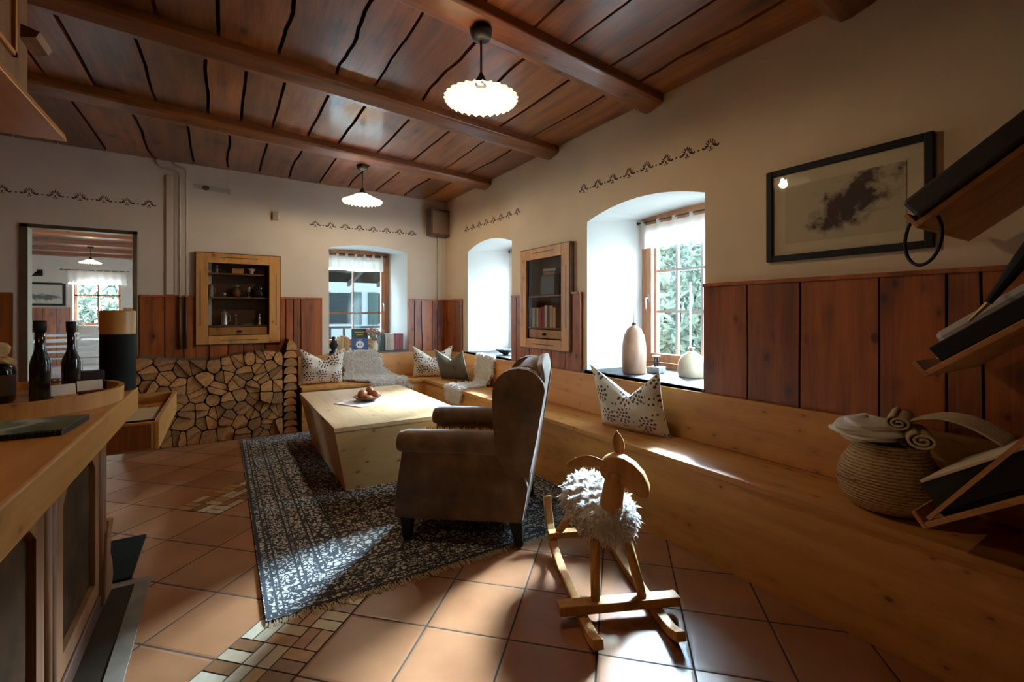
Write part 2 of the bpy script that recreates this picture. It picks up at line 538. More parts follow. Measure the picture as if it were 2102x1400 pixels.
def mat_print(name, paper, ink, cx, cz, sx, sz, seed=0.0, hor=0):
    """sepia landscape print: an irregular dark mass on pale paper; local x is across, z is up"""
    m, nt, bs = new_mat(name)
    tc = N(nt, 'ShaderNodeTexCoord')
    sp = N(nt, 'ShaderNodeSeparateXYZ')
    L(nt, tc.outputs['Object'], sp.inputs[0])
    ax = 0
    ex = math_node(nt, 'DIVIDE', math_node(nt, 'SUBTRACT', sp.outputs[ax], cx), sx)
    ez = math_node(nt, 'DIVIDE', math_node(nt, 'SUBTRACT', sp.outputs[2], cz), sz)
    if not hor:
        ez = math_node(nt, 'SUBTRACT', ez, math_node(nt, 'MULTIPLY', ex, 0.7))
    r = math_node(nt, 'SQRT', math_node(nt, 'ADD', math_node(nt, 'MULTIPLY', ex, ex), math_node(nt, 'MULTIPLY', ez, ez)))
    nz = N(nt, 'ShaderNodeTexNoise')
    nz.inputs['Scale'].default_value = 13
    nz.inputs['Detail'].default_value = 7
    nz.inputs['Roughness'].default_value = 0.62
    mp = N(nt, 'ShaderNodeMapping')
    mp.inputs['Location'].default_value = (seed, seed, seed)
    L(nt, tc.outputs['Object'], mp.inputs[0])
    L(nt, mp.outputs[0], nz.inputs[0])
    f = math_node(nt, 'SUBTRACT', math_node(nt, 'MULTIPLY', nz.outputs[0], 2.4), r)
    L(nt, ramp(nt, f, [(0.25, paper), (0.55, tuple(0.5 * (a + b) for a, b in zip(paper, ink))), (0.75, ink)]), bs.inputs['Base Color'])
    bs.inputs['Roughness'].default_value = 0.7
    return m


# ------------------------------------------------------------------ mesh builder


class MB:
    def __init__(self):
        self.v, self.f, self.p, self.m = [], [], [], []
        self.T = None
        self.pid = 0.0
        self.mi = 0

    def add(self, vs, fs):
        b = len(self.v)
        for q in vs:
            q = Vector(q)
            if self.T is not None:
                q = self.T @ q
            self.v.append(tuple(q))
        for q in fs:
            self.f.append([b + i for i in q])
            self.p.append(self.pid)
            self.m.append(self.mi)
        return self

    def box(self, x0, x1, y0, y1, z0, z1):
        vs = [(x, y, z) for x in (x0, x1) for y in (y0, y1) for z in (z0, z1)]
        return self.add(vs, [(0, 1, 3, 2), (4, 6, 7, 5), (0, 4, 5, 1), (2, 3, 7, 6), (0, 2, 6, 4), (1, 5, 7, 3)])

    def prism(self, poly, axis, a, b, matside=None):
        """polygon in the two other axes (in xyz order) extruded along axis"""
        n = len(poly)
        i = 'xyz'.index(axis)

        def mk(p, t):
            q = list(p)
            q.insert(i, t)
            return tuple(q)
        vs = [mk(p, a) for p in poly] + [mk(p, b) for p in poly]
        self.add(vs, [tuple(range(n))[::-1], tuple(range(n, 2 * n))])
        if matside is not None:
            o = self.mi
            self.mi = matside
        bb = len(self.v) - 2 * n
        for k in range(n):
            self.f.append([bb + k, bb + (k + 1) % n, bb + n + (k + 1) % n, bb + n + k])
            self.p.append(self.pid)
            self.m.append(self.mi)
        if matside is not None:
            self.mi = o
        return self

    def tube(self, pts, r, n=10, caps=True):
        pts = [Vector(p) for p in pts]
        rs = r if isinstance(r, (list, tuple)) else [r] * len(pts)
        up = None
        vs = []
        for i, p in enumerate(pts):
            d = (pts[min(i + 1, len(pts) - 1)] - pts[max(i - 1, 0)]).normalized()
            if up is None:
                up = Vector((0, 0, 1)) if abs(d.z) < 0.9 else Vector((1, 0, 0))
            s = d.cross(up).normalized()
            up = s.cross(d).normalized()
            for k in range(n):
                a = 2 * PI * k / n
                vs.append(p + (s * math.cos(a) + up * math.sin(a)) * rs[i])
        fs = []
        for i in range(len(pts) - 1):
            for k in range(n):
                fs.append((i * n + k, i * n + (k + 1) % n, (i + 1) * n + (k + 1) % n, (i + 1) * n + k))
        if caps:
            fs.append(tuple(range(n))[::-1])
            fs.append(tuple((len(pts) - 1) * n + k for k in range(n)))
        return self.add(vs, fs)

    def bar(self, p, q, w, t, up=(0, 0, 1)):
        """rectangular bar from p to q, width w across, thickness t along up"""
        p, q = Vector(p), Vector(q)
        d = (q - p).normalized()
        s = d.cross(Vector(up)).normalized()
        u = s.cross(d).normalized()
        vs = []
        for c in (p, q):
            for a, b in ((-1, -1), (1, -1), (1, 1), (-1, 1)):
                vs.append(c + s * (a * w / 2) + u * (b * t / 2))
        return self.add(vs, [(3, 2, 1, 0), (4, 5, 6, 7), (0, 1, 5, 4), (1, 2, 6, 5), (2, 3, 7, 6), (3, 0, 4, 7)])

    def lathe(self, prof, c=(0, 0, 0), n=24, fr=None, caps=True):
        vs = []
        for (r, z) in prof:
            for k in range(n):
                a = 2 * PI * k / n
                rr, zz = (r, z) if fr is None else fr(r, z, a)
                vs.append((c[0] + rr * math.cos(a), c[1] + rr * math.sin(a), c[2] + zz))
        fs = []
        for i in range(len(prof) - 1):
            for k in range(n):
                fs.append((i * n + k, i * n + (k + 1) % n, (i + 1) * n + (k + 1) % n, (i + 1) * n + k))
        if caps:
            fs.append(tuple(range(n))[::-1])
            fs.append(tuple((len(prof) - 1) * n + k for k in range(n)))
        return self.add(vs, fs)

    def ball(self, c, r, n=14, m=9):
        if isinstance(r, (int, float)):
            r = (r, r, r)
        vs = [(c[0], c[1], c[2] - r[2])]
        for i in range(1, m):
            t = PI * i / m
            for k in range(n):
                a = 2 * PI * k / n
                vs.append((c[0] + r[0] * math.sin(t) * math.cos(a), c[1] + r[1] * math.sin(t) * math.sin(a), c[2] - r[2] * math.cos(t)))
        vs.append((c[0], c[1], c[2] + r[2]))
        fs = [(0, 1 + (k + 1) % n, 1 + k) for k in range(n)]
        for i in range(m - 2):
            for k in range(n):
                fs.append((1 + i * n + k, 1 + i * n + (k + 1) % n, 1 + (i + 1) * n + (k + 1) % n, 1 + (i + 1) * n + k))
        b = 1 + (m - 2) * n
        fs += [(b + k, b + (k + 1) % n, len(vs) - 1) for k in range(n)]
        return self.add(vs, fs)

    def grid(self, f, nu, nv, closed=False):
        vs = [f(i / nu, j / nv) for i in range(nu + 1) for j in range(nv + 1)]
        fs = [(i * (nv + 1) + j, (i + 1) * (nv + 1) + j, (i + 1) * (nv + 1) + j + 1, i * (nv + 1) + j + 1) for i in range(nu) for j in range(nv)]
        return self.add(vs, fs)

    def fur(self, f, n, ln, wd, droop=0.35, seed=1, edge=0.0):
        rnd = random.Random(seed)
        e = 0.004
        for _ in range(n):
            u, v = rnd.uniform(e, 1 - e), rnd.uniform(e, 1 - e)
            p = Vector(f(u, v))
            a = Vector(f(min(1, u + e), v)) - Vector(f(u - e, v))
            b = Vector(f(u, min(1, v + e))) - Vector(f(u, v - e))
            nn = a.cross(b)
            if nn.length < 1e-9:
                continue
            nn.normalize()
            rd = Vector((rnd.gauss(0, 1), rnd.gauss(0, 1), rnd.gauss(0, 1))).normalized()
            d = (nn * 0.5 + rd * 0.85).normalized()
            if d.dot(nn) < 0.1:
                d = (d + nn * 0.4).normalized()
            l = ln * rnd.uniform(0.6, 1.25)
            s = d.cross(nn + rd * 0.15).normalized() * wd * rnd.uniform(0.6, 1.3)
            m1 = p + d * l * 0.55
            m2 = p + d * l + Vector((0, 0, -droop * l)) + rd * l * 0.3
            self.add([p - s * 0.8, p + s * 0.8, m1 + s, m1 - s, m2], [(0, 1, 2, 3), (3, 2, 4)])
        return self

    def build(self, name, mat, parent=None, smooth=False, bevel=0.0, kind=None, fix=True, solid=0.0):
        me = bpy.data.meshes.new(name)
        me.from_pydata(self.v, [], self.f)
        mats = mat if isinstance(mat, (list, tuple)) else [mat]
        for mm in mats:
            me.materials.append(mm)
        if len(mats) > 1:
            me.polygons.foreach_set('material_index', self.m)
        a = me.attributes.new('pid', 'FLOAT', 'FACE')
        a.data.foreach_set('value', self.p)
        me.update()
        if fix:
            import bmesh
            bm = bmesh.new()
            bm.from_mesh(me)
            bmesh.ops.recalc_face_normals(bm, faces=bm.faces)
            bm.to_mesh(me)
            bm.free()
        if smooth:
            me.polygons.foreach_set('use_smooth', [True] * len(me.polygons))
        o = bpy.data.objects.new(name, me)
        COL.objects.link(o)
        if parent is not None:
            o.parent = parent
        if bevel:
            md = o.modifiers.new('bevel', 'BEVEL')
            md.width = bevel
            md.segments = 2
            md.limit_method = 'ANGLE'
        if solid:
            md = o.modifiers.new('solid', 'SOLIDIFY')
            md.thickness = solid
        if kind:
            o['kind'] = kind
        return o


def thing(name, label, cat, loc=(0, 0, 0), rz=0.0, group=None, rot=None):
    o = bpy.data.objects.new(name, None)
    COL.objects.link(o)
    o.location = loc
    o.rotation_euler = rot or (0, 0, rz)
    o.empty_display_size = 0.1
    o['label'] = label
    o['category'] = cat
    if group:
        o['group'] = group
    return o


def tag(o, label, cat, group=None, loc=None, rz=None):
    o['label'] = label
    o['category'] = cat
    if group:
        o['group'] = group
    if loc is not None:
        o.location = loc
    if rz is not None:
        o.rotation_euler = (0, 0, rz)
    return o


def struct(o):
    o['kind'] = 'structure'
    return o


def copy_tree(o, loc, rz, label=None, group=None):
    r = o.copy()
    COL.objects.link(r)
    r.location = loc
    r.rotation_euler = (0, 0, rz)
    if label:
        r['label'] = label
    if group:
        r['group'] = group
    for ch in list(o.children):
        c = ch.copy()
        COL.objects.link(c)
        c.parent = r
        for g in ch.children:
            d = g.copy()
            COL.objects.link(d)
            d.parent = c
    return r


# ------------------------------------------------------------------ room shell
XW, YW = 2.63, 5.93          # right wall, back wall
XO, YO = 3.30, 6.72          # window planes
CEIL = 2.845


def ceil_z(x):
    return CEIL + 0.012 * (XW - x)


# openings: (a0, a1, z0, spring, peak)
OPA = (1.857, 2.99, 0.815, 2.08, 2.17)
OPB = (4.195, 5.245, 0.815, 2.08, 2.17)
OPC = (1.095, 2.079, 0.815, 2.10, 2.165)
DOOR = (-1.523, -0.749, 0.0, 2.10, 2.10)


def arch_pts(op, n=12, spring=None, peak=None):
    a0, a1, z0, s, p = op
    s = s if spring is None else spring
    p = p if peak is None else peak
    return [(a0 + (a1 - a0) * i / n, s + (p - s) * (1 - (2 * i / n - 1) ** 2)) for i in range(n + 1)]


def wall_face(mb, put, a0, a1, ztop, ops):
    """wall surface with openings; put(a, z) gives the 3-D point"""
    ops = sorted(ops)
    cur = a0
    for op in ops:
        mb.add([put(cur, 0), put(op[0], 0), put(op[0], ztop(op[0])), put(cur, ztop(cur))], [(0, 1, 2, 3)])
        if op[2] > 0:
            mb.add([put(op[0], 0), put(op[1], 0), put(op[1], op[2]), put(op[0], op[2])], [(0, 1, 2, 3)])
        pts = arch_pts(op)
        for (p, q) in zip(pts, pts[1:]):
            mb.add([put(*p), put(*q), put(q[0], ztop(q[0])), put(p[0], ztop(p[0]))], [(0, 1, 2, 3)])
        cur = op[1]
    mb.add([put(cur, 0), put(a1, 0), put(a1, ztop(a1)), put(cur, ztop(cur))], [(0, 1, 2, 3)])


def reveal(mb, op, put0, put1, osp=2.185, opk=2.205):
    ins = [(op[0], op[2])] + arch_pts(op) + [(op[1], op[2])]
    out = [(op[0], op[2])] + arch_pts(op, spring=osp, peak=opk) + [(op[1], op[2])]
    n = len(ins)
    for i in range(n):
        j = (i + 1) % n
        mb.add([put0(*ins[i]), put0(*ins[j]), put1(*out[j]), put1(*out[i])], [(0, 1, 2, 3)])


# floor
fl = MB()
fl.box(-4.2, XW + 0.7, -3.2, YO + 0.1, -0.12, 0.0)
floor = struct(fl.build('floor', M['tiles'], fix=True))

mos = MB()
SQ = 0.3495
mosm = [plain('mosaic_' + n_, c_, 0.35, noise=0.15, nscale=20) for n_, c_ in (
    ('cream', (0.52, 0.42, 0.28)), ('ochre', (0.40, 0.21, 0.08)), ('brown', (0.22, 0.105, 0.045)),
    ('rust', (0.30, 0.11, 0.04)), ('ivory', (0.60, 0.52, 0.38)))]
mosm.append(plain('mosaic_grout', (0.04, 0.028, 0.018), 0.8))


def mosaic(i, j):
    cx, cy = -0.022 + 0.2472 * i, 2.063 + 0.2472 * j
    e1, e2 = Vector((1, 1, 0)) / math.sqrt(2), Vector((1, -1, 0)) / math.sqrt(2)
    c = Vector((cx, cy, 0))
    mos.mi = 5
    a = SQ / 2
    mos.add([c + e1 * s + e2 * t + Vector((0, 0, 0.0008)) for s, t in ((-a, -a), (a, -a), (a, a), (-a, a))], [(0, 1, 2, 3)])
    g = 0.003
    unit = SQ / 6
    rnd = random.Random(i * 31 + j)
    # basket weave of 2 x 1 bricks
    for bi in range(3):
        for bj in range(3):
            s0, t0 = -a + bi * 2 * unit, -a + bj * 2 * unit
            for k in range(2):
                if (bi + bj) % 2:
                    r = (s0, s0 + 2 * unit, t0 + k * unit, t0 + (k + 1) * unit)
                else:
                    r = (s0 + k * unit, s0 + (k + 1) * unit, t0, t0 + 2 * unit)
                mos.mi = rnd.choice((0, 1, 1, 2, 3, 4, 0))
                q = [(r[0] + g, r[2] + g), (r[1] - g, r[2] + g), (r[1] - g, r[3] - g), (r[0] + g, r[3] - g)]
                lo = [c + e1 * s + e2 * t for s, t in q]
                hi = [p + Vector((0, 0, 0.0025)) for p in lo]
                mos.add(lo + hi, [(4, 5, 6, 7), (0, 1, 5, 4), (1, 2, 6, 5), (2, 3, 7, 6), (3, 0, 4, 7)])


for ij in ((1, 0), (2, 1), (0, 7), (1, 8), (0, -1)):
    if (ij[0] + ij[1]) % 2:
        mosaic(*ij)
mo = mos.build('mosaic_inlay', mosm, floor)

# right wall
wr = MB()
putR = lambda a, z: (XW, a, z)
wall_face(wr, putR, -3.2, YW, lambda a: CEIL + 0.1, [OPA, (3.185, 3.931, 0.982, 1.913, 1.913), OPB])
wall_face(wr, lambda a, z: (XO + 0.14, a, z), -3.2, YO + 0.14, lambda a: CEIL + 0.1, [(o[0], o[1], o[2] - 0.06, 2.185, 2.205) for o in (OPA, OPB)])
wall_right = struct(wr.build('wall_right', M['plaster'], fix=False))
rv = MB()
for op in (OPA, OPB):
    reveal(rv, op, putR, lambda a, z: (XO + 0.14, a, z))
rv.build('window_reveal', M['reveal'], wall_right, fix=False)
# back wall
wb = MB()
putB = lambda a, z: (a, YW, z)
wall_face(wb, putB, -4.2, XW, lambda a: ceil_z(a) + 0.1, [DOOR, (-0.219, 0.54, 0.989, 1.931, 1.931), OPC])
wall_face(wb, lambda a, z: (a, YO + 0.14, z), 0.0, XO + 0.14, lambda a: CEIL + 0.1, [(OPC[0], OPC[1], OPC[2] - 0.06, 2.185, 2.205)])
wall_back = struct(wb.build('wall_back', M['plaster_back'], fix=False))
rv = MB()
reveal(rv, OPC, putB, lambda a, z: (a, YO + 0.14, z))
rv.build('window_reveal', M['reveal'], wall_back, fix=False)
# left and near walls (out of view)
wl = MB()
wl.box(-2.45, -2.35, -3.2, YW, 0, CEIL + 0.15)
struct(wl.build('wall_left', M['wains']))
wn_ = MB()
wn_.box(-4.2, XW + 0.1, -3.25, -3.15, 0, CEIL + 0.2)
struct(wn_.build('wall_front', M['wains']))

# ceiling boards, bay by bay between skewed beams
BE = [(-2.68, 0), (-1.43, 0), (-0.19, 0), (1.04, 0), (2.30, 0), (3.49, 0), (4.75, 0), (6.62, 0)]


def beam_y(k, x):
    return BE[k][0] + 0.105 * (x - XW)


cl = MB()
rnd = random.Random(11)
pid = 0
known = {4: [2.30, 1.95, 1.57, 1.23, 0.885, 0.636, 0.30, -0.02, -0.3, -0.62, -0.9, -1.2, -1.6],
         5: [2.32, 2.006, 1.635, 1.273, 0.909, 0.644, 0.36, 0.13, -0.09, -0.42, -0.75, -1.0, -1.2, -1.45],
         6: [2.3, 2.014, 1.648, 1.303, 0.975, 0.64, 0.35, 0.05, -0.25, -0.6, -0.95, -1.3, -1.6]}
for b in range(len(BE) - 1):
    xs = [XW + 0.05]
    for x in known.get(b, []):
        xs.append(x)
    while xs[-1] > -2.4:
        xs.append(xs[-1] - rnd.uniform(0.24, 0.38))
    wob = {}
    for i, x in enumerate(xs):
        amp = rnd.choice((0.002, 0.004, 0.010))
        ph, fq = rnd.uniform(0, 6), rnd.uniform(0.8, 2.2)
        wob[i] = (amp, ph, fq)
    for i in range(len(xs) - 1):
        pid += 1
        cl.pid = pid * 1.37
        n = 14
        rows = []
        g = 0.010

        def edge(k, t):
            a_, p_, q_ = wob[k]
            return xs[k] + a_ * math.sin(p_ + q_ * t * 6) + 0.4 * a_ * math.sin(2 * p_ + q_ * 17 * t)
        vs = []
        zj = rnd.uniform(-0.004, 0.004)
        for s in range(n + 1):
            t = s / n
            xr, xl = edge(i, t) - g * (i > 0), edge(i + 1, t) + g
            for x in (xl, xr):
                y = beam_y(b, x) * (1 - t) + beam_y(b + 1, x) * t
                vs.append((x, y, ceil_z(x) + zj))
        vs2 = [(x, y, z + 0.03) for x, y, z in vs]
        m_ = len(vs)
        fs = []
        for s in range(n):
            q = 2 * s
            fs += [(q, q + 2, q + 3, q + 1), (m_ + q, m_ + q + 1, m_ + q + 3, m_ + q + 2), (q, m_ + q, m_ + q + 2, q + 2), (q + 1, q + 3, m_ + q + 3, m_ + q + 1)]
        cl.add(vs + vs2, fs)
ceiling = struct(cl.build('ceiling', M['ceil']))
cg = MB()
cg.add([(-4.2, -3.2, ceil_z(-4.2) + 0.03), (XW + 0.8, -3.2, CEIL + 0.03), (XW + 0.8, YO + 0.2, CEIL + 0.03), (-4.2, YO + 0.2, ceil_z(-4.2) + 0.03),
        (-4.2, -3.2, 3.1), (XW + 0.8, -3.2, 3.1), (XW + 0.8, YO + 0.2, 3.1), (-4.2, YO + 0.2, 3.1)], [(0, 1, 2, 3), (7, 6, 5, 4), (0, 4, 5, 1), (1, 5, 6, 2), (2, 6, 7, 3), (3, 7, 4, 0)])
cg.build('backing', M['gap'], ceiling)
# beams: wide flat profile with chamfered edges
for k in range(len(BE) - 1):
    bmb = MB()
    bmb.pid = k * 2.17
    prof = [(-0.115, 0.05), (-0.115, -0.052), (-0.095, -0.066), (0.0, -0.088), (0.045, -0.086), (0.12, -0.012), (0.12, 0.05)]
    xs_ = (-2.4, XW)
    vs = []
    for x in xs_:
        for (dy, dz) in prof:
            vs.append((x, beam_y(k, x) + dy, ceil_z(x) + dz))
    n = len(prof)
    bmb.add(vs, [tuple(range(n))[::-1], tuple(range(n, 2 * n))] + [(i, (i + 1) % n, n + (i + 1) % n, n + i) for i in range(n)])
    struct(bmb.build('trim_%d' % (k + 1), M['beam'], bevel=0.006))

# ------------------------------------------------------------------ wainscot
tn = len(BE)


def wainscot(put, a0, a1, z0, z1, seams=None, seed=1, depth=0.03, cap_rail=True):
    """vertical boards between a0 and a1 on a wall; put(a, d, z): d is the distance out of the wall"""
    global tn
    rnd = random.Random(seed)
    mb = MB()
    if seams is None:
        seams = []
        a = a0 + rnd.uniform(0.12, 0.24)
        while a < a1 - 0.08:
            seams.append(a)
            a += rnd.uniform(0.14, 0.27)
    ed = [a0] + [s for s in sorted(seams) if a0 < s < a1] + [a1]
    par = [(rnd.choice((0.0, 0.002, 0.006)), rnd.uniform(0, 6), rnd.uniform(3, 7)) for _ in ed]

    def e(k, z):
        a_, p_, q_ = par[k]
        if k in (0, len(ed) - 1):
            a_ = 0
        return ed[k] + a_ * math.sin(p_ + q_ * z)
    for k in range(len(ed) - 1):
        mb.pid = seed * 13.7 + k * 2.31
        n = 14
        g = 0.005
        fr, bk = [], []
        dd = depth + rnd.uniform(-0.002, 0.003)
        for s in range(n + 1):
            z = z0 + (z1 - z0) * s / n
            l_, r_ = e(k, z) + g * (k > 0), e(k + 1, z) - g * (k < len(ed) - 2)
            fr += [put(l_, dd, z), put(r_, dd, z)]
            bk += [put(l_, 0.008, z), put(r_, 0.008, z)]
        m_ = len(fr)
        fs = []
        for s in range(n):
            q = 2 * s
            fs += [(q, q + 1, q + 3, q + 2), (q, q + 2, m_ + q + 2, m_ + q), (q + 1, m_ + q + 1, m_ + q + 3, q + 3)]
        fs += [(0, m_, m_ + 1, 1), (2 * n, 2 * n + 1, m_ + 2 * n + 1, m_ + 2 * n)]
        mb.add(fr + bk, fs)
    tn += 1
    o = struct(mb.build('trim_%d' % tn, M['wains']))
    bk = MB()
    c = [put(a, 0.009, z) for a, z in ((a0, z0), (a1, z0), (a1, z1), (a0, z1))] + [put(a, 0.001, z) for a, z in ((a0, z0), (a1, z0), (a1, z1), (a0, z1))]
    bk.add(c, [(0, 1, 2, 3), (4, 5, 6, 7), (0, 1, 5, 4), (1, 2, 6, 5), (2, 3, 7, 6), (3, 0, 4, 7)])
    bk.build('backing', M['gap'], o)
    if not cap_rail:
        return o
    cap = MB()
    cap.pid = 3.3
    e_ = 0.012
    c = [put(a, d, z) for d in (0.001, depth + 0.012) for a, z in ((a0 - e_ * 0, z1 - 0.004), (a1, z1 - 0.004), (a1, z1 + 0.016), (a0, z1 + 0.016))]
    cap.add(c, [(0, 1, 2, 3), (4, 5, 6, 7), (0, 1, 5, 4), (1, 2, 6, 5), (2, 3, 7, 6), (3, 0, 4, 7)])
    cap.build('cap_rail', M['wains'], o)
    return o


pR = lambda a, d, z: (XW - d, a, z)
pB = lambda a, d, z: (a, YW - d, z)
WT = 1.475
wainscot(pR, -3.1, 1.845, 0.0, WT, [1.556, 1.266, 0.917, 0.679, 0.572, 0.3, 0.05, -0.2, -0.5, -0.8, -1.1], 3)
wainscot(pR, 3.05, 3.16, 0.0, WT, [], 4)
wainscot(pR, 3.16, 3.956, 0.0, 0.955, [3.25, 3.46, 3.6, 3.82], 14, cap_rail=False)
wainscot(pR, 3.956, 4.155, 0.0, WT, [4.06], 15)
wainscot(pR, 5.385, YW - 0.03, 0.0, WT, None, 5)
wainscot(pB, 2.085, XW - 0.03, 0.0, WT, [2.17, 2.27, 2.42, 2.5], 6)
wainscot(pB, -0.70, -0.245, 0.0, WT, [-0.5, -0.34], 7)
wainscot(pB, -0.245, 0.566, 0.0, 0.962, [-0.12, 0.05, 0.2, 0.41], 17, cap_rail=False)
wainscot(pB, 0.566, 1.015, 0.0, WT, [0.62, 0.70, 0.78], 18)
wainscot(pB, -2.35, -1.60, 0.0, WT, None, 8)

# ------------------------------------------------------------------ stencilled friezes


def frieze(parent, put, a0, a1, z, n, d=0.0012):
    mb = MB()
    step = (a1 - a0) / n
    s = 0.062

    def blob(ca, cz, ra, rz, ang, k=8):
        pts = []
        for i in range(k):
            t = 2 * PI * i / k
            x, y = ra * math.cos(t), rz * math.sin(t)
            pts.append((ca + x * math.cos(ang) - y * math.sin(ang), cz + x * math.sin(ang) + y * math.cos(ang)))
        fr = [put(p[0], d, p[1]) for p in pts]
        bk = [put(p[0], 0.0002, p[1]) for p in pts]
        mb.add(fr + bk, [tuple(range(k))] + [(i, (i + 1) % k, k + (i + 1) % k, k + i) for i in range(k)])
    for i in range(n):
        c = a0 + step * (i + 0.5)
        for q in range(-3, 4):
            an = PI / 2 - q * 0.42
            rr = s * (0.62 - 0.05 * abs(q))
            blob(c + rr * math.cos(an), z - 0.012 + rr * math.sin(an) * 1.0, s * 0.24, s * 0.075, an)
        for sg in (-1, 1):
            blob(c + sg * s * 0.55, z - 0.012, s * 0.36, s * 0.09, -sg * 0.45)
            blob(c + sg * s * 0.86, z - 0.012, s * 0.13, s * 0.12, 0)
            blob(c + sg * s * 0.15, z - 0.032, s * 0.15, s * 0.06, sg * 0.5)
        blob(c, z - 0.018, s * 0.1, s * 0.16, 0)
        if i < n - 1:
            blob(c + step / 2, z - 0.012, 0.008, 0.006, 0)
    mb.build('stencil_frieze', M['stencil'], parent)


frieze(wall_right, pR, 1.73, 3.12, 2.375, 8)
frieze(wall_right, pR, 4.00, 5.36, 2.375, 8)
frieze(wall_back, pB, 0.86, 2.23, 2.375, 8)
frieze(wall_back, pB, -1.93, -0.545, 2.415, 8)

# ------------------------------------------------------------------ windows
wi = 0


def window(op, put, normal_in, handle_side=1):
    """put(a, d, z): d measured from the window plane, positive outwards. Box window with inner and outer sashes"""
    global wi
    wi += 1
    a0, a1, z0, z1 = op[0], op[1], op[2], 2.20
    ca = (a0 + a1) / 2

    def bx(mb, p, q, d0, d1, za, zb):
        vs = [put(a, d, z) for a in (p, q) for d in (d0, d1) for z in (za, zb)]
        mb.add(vs, [(0, 1, 3, 2), (4, 6, 7, 5), (0, 4, 5, 1), (2, 3, 7, 6), (0, 2, 6, 4), (1, 5, 7, 3)])
    f = MB()
    fw = 0.055
    bx(f, a0, a0 + fw, 0, 0.13, z0, z1)
    bx(f, a1 - fw, a1, 0, 0.13, z0, z1)
    bx(f, a0 + fw, a1 - fw, 0, 0.13, z1 - 0.10, z1 + 0.01)
    bx(f, a0 + fw, a1 - fw, 0, 0.13, z0, z0 + 0.05)
    fo = struct(f.build('window_%d' % wi, M['frame'], bevel=0.004))
    for s, (p, q) in enumerate(((a0 + fw + 0.003, a1 - fw - 0.003),)):
        sm = MB()
        sw = 0.058
        bx(sm, p, p + sw, -0.012, 0.03, z0 + 0.055, z1 - 0.105)
        bx(sm, q - sw, q, -0.012, 0.03, z0 + 0.055, z1 - 0.105)
        bx(sm, p + sw, q - sw, -0.012, 0.03, z1 - 0.165, z1 - 0.105)
        bx(sm, p + sw, q - sw, -0.012, 0.03, z0 + 0.055, z0 + 0.13)
        so_ = sm.build('sash', M['frame'], fo, bevel=0.004)
        gm = MB()
        bx(gm, p + sw - 0.004, q - sw + 0.004, 0.007, 0.011, z0 + 0.125, z1 - 0.16)
        gm.build('pane', M['glass'], so_)
        # outer sash with muntins
        om = MB()
        ow = 0.035
        bx(om, p, p + ow, 0.09, 0.125, z0 + 0.055, z1 - 0.105)
        bx(om, q - ow, q, 0.09, 0.125, z0 + 0.055, z1 - 0.105)
        bx(om, p, q, 0.09, 0.125, z0 + 0.055, z0 + 0.10)
        bx(om, p, q, 0.09, 0.125, z1 - 0.15, z1 - 0.105)
        nc = 4 if wi < 3 else 2
        for k in range(1, nc):
            mid = p + (q - p) * k / nc
            bx(om, mid - 0.011, mid + 0.011, 0.095, 0.12, z0 + 0.09, z1 - 0.14)
        for zz in ((1.32, 1.69) if wi < 3 else (1.31,)):
            bx(om, p + ow, q - ow, 0.096, 0.119, zz - 0.011, zz + 0.011)
        oo = om.build('outer_sash', M['outerframe'] if wi < 3 else M['frame'], fo)
        gm = MB()
        bx(gm, p + ow - 0.003, q - ow + 0.003, 0.106, 0.109, z0 + 0.09, z1 - 0.14)
        gm.build('pane', M['glass'], oo)
    # handle on the stile next to the jamb side named
    h = MB()
    ha = a1 - fw - 0.035
    h.tube([put(ha, -0.012, 1.44), put(ha, -0.05, 1.44)], 0.008, 8)
    h.tube([put(ha, -0.05, 1.445), put(ha, -0.052, 1.40), put(ha, -0.05, 1.34)], [0.007, 0.008, 0.006], 8)
    bx(h, ha - 0.013, ha + 0.013, -0.016, -0.010, 1.40, 1.48)
    h.build('handle', M['metal'], fo, smooth=True)
    return fo


window(OPA, lambda a, d, z: (XO + d, a, z), None, 1)
window(OPB, lambda a, d, z: (XO + d, a, z), None, 1)
window(OPC, lambda a, d, z: (a, YO + d, z), None, 1)

# sills of dark slate
for op, nm in ((OPA, 0), (OPB, 1)):
    s = MB()
    s.box(XW - 0.035, XO + 0.0, op[0] + 0.002, op[1] - 0.002, op[2] - 0.03, op[2] + 0.006)
    s.box(XW - 0.035, XW - 0.001, op[0] - 0.02, op[1] + 0.04, op[2] - 0.03, op[2] + 0.006)
    tn += 1
    struct(s.build('trim_%d' % tn, M['slate'], bevel=0.002))
s = MB()
s.box(OPC[0] + 0.002, OPC[1] - 0.002, YW - 0.035, YO, OPC[2] - 0.03, OPC[2] + 0.006)
tn += 1
struct(s.build('trim_%d' % tn, M['slate'], bevel=0.002))


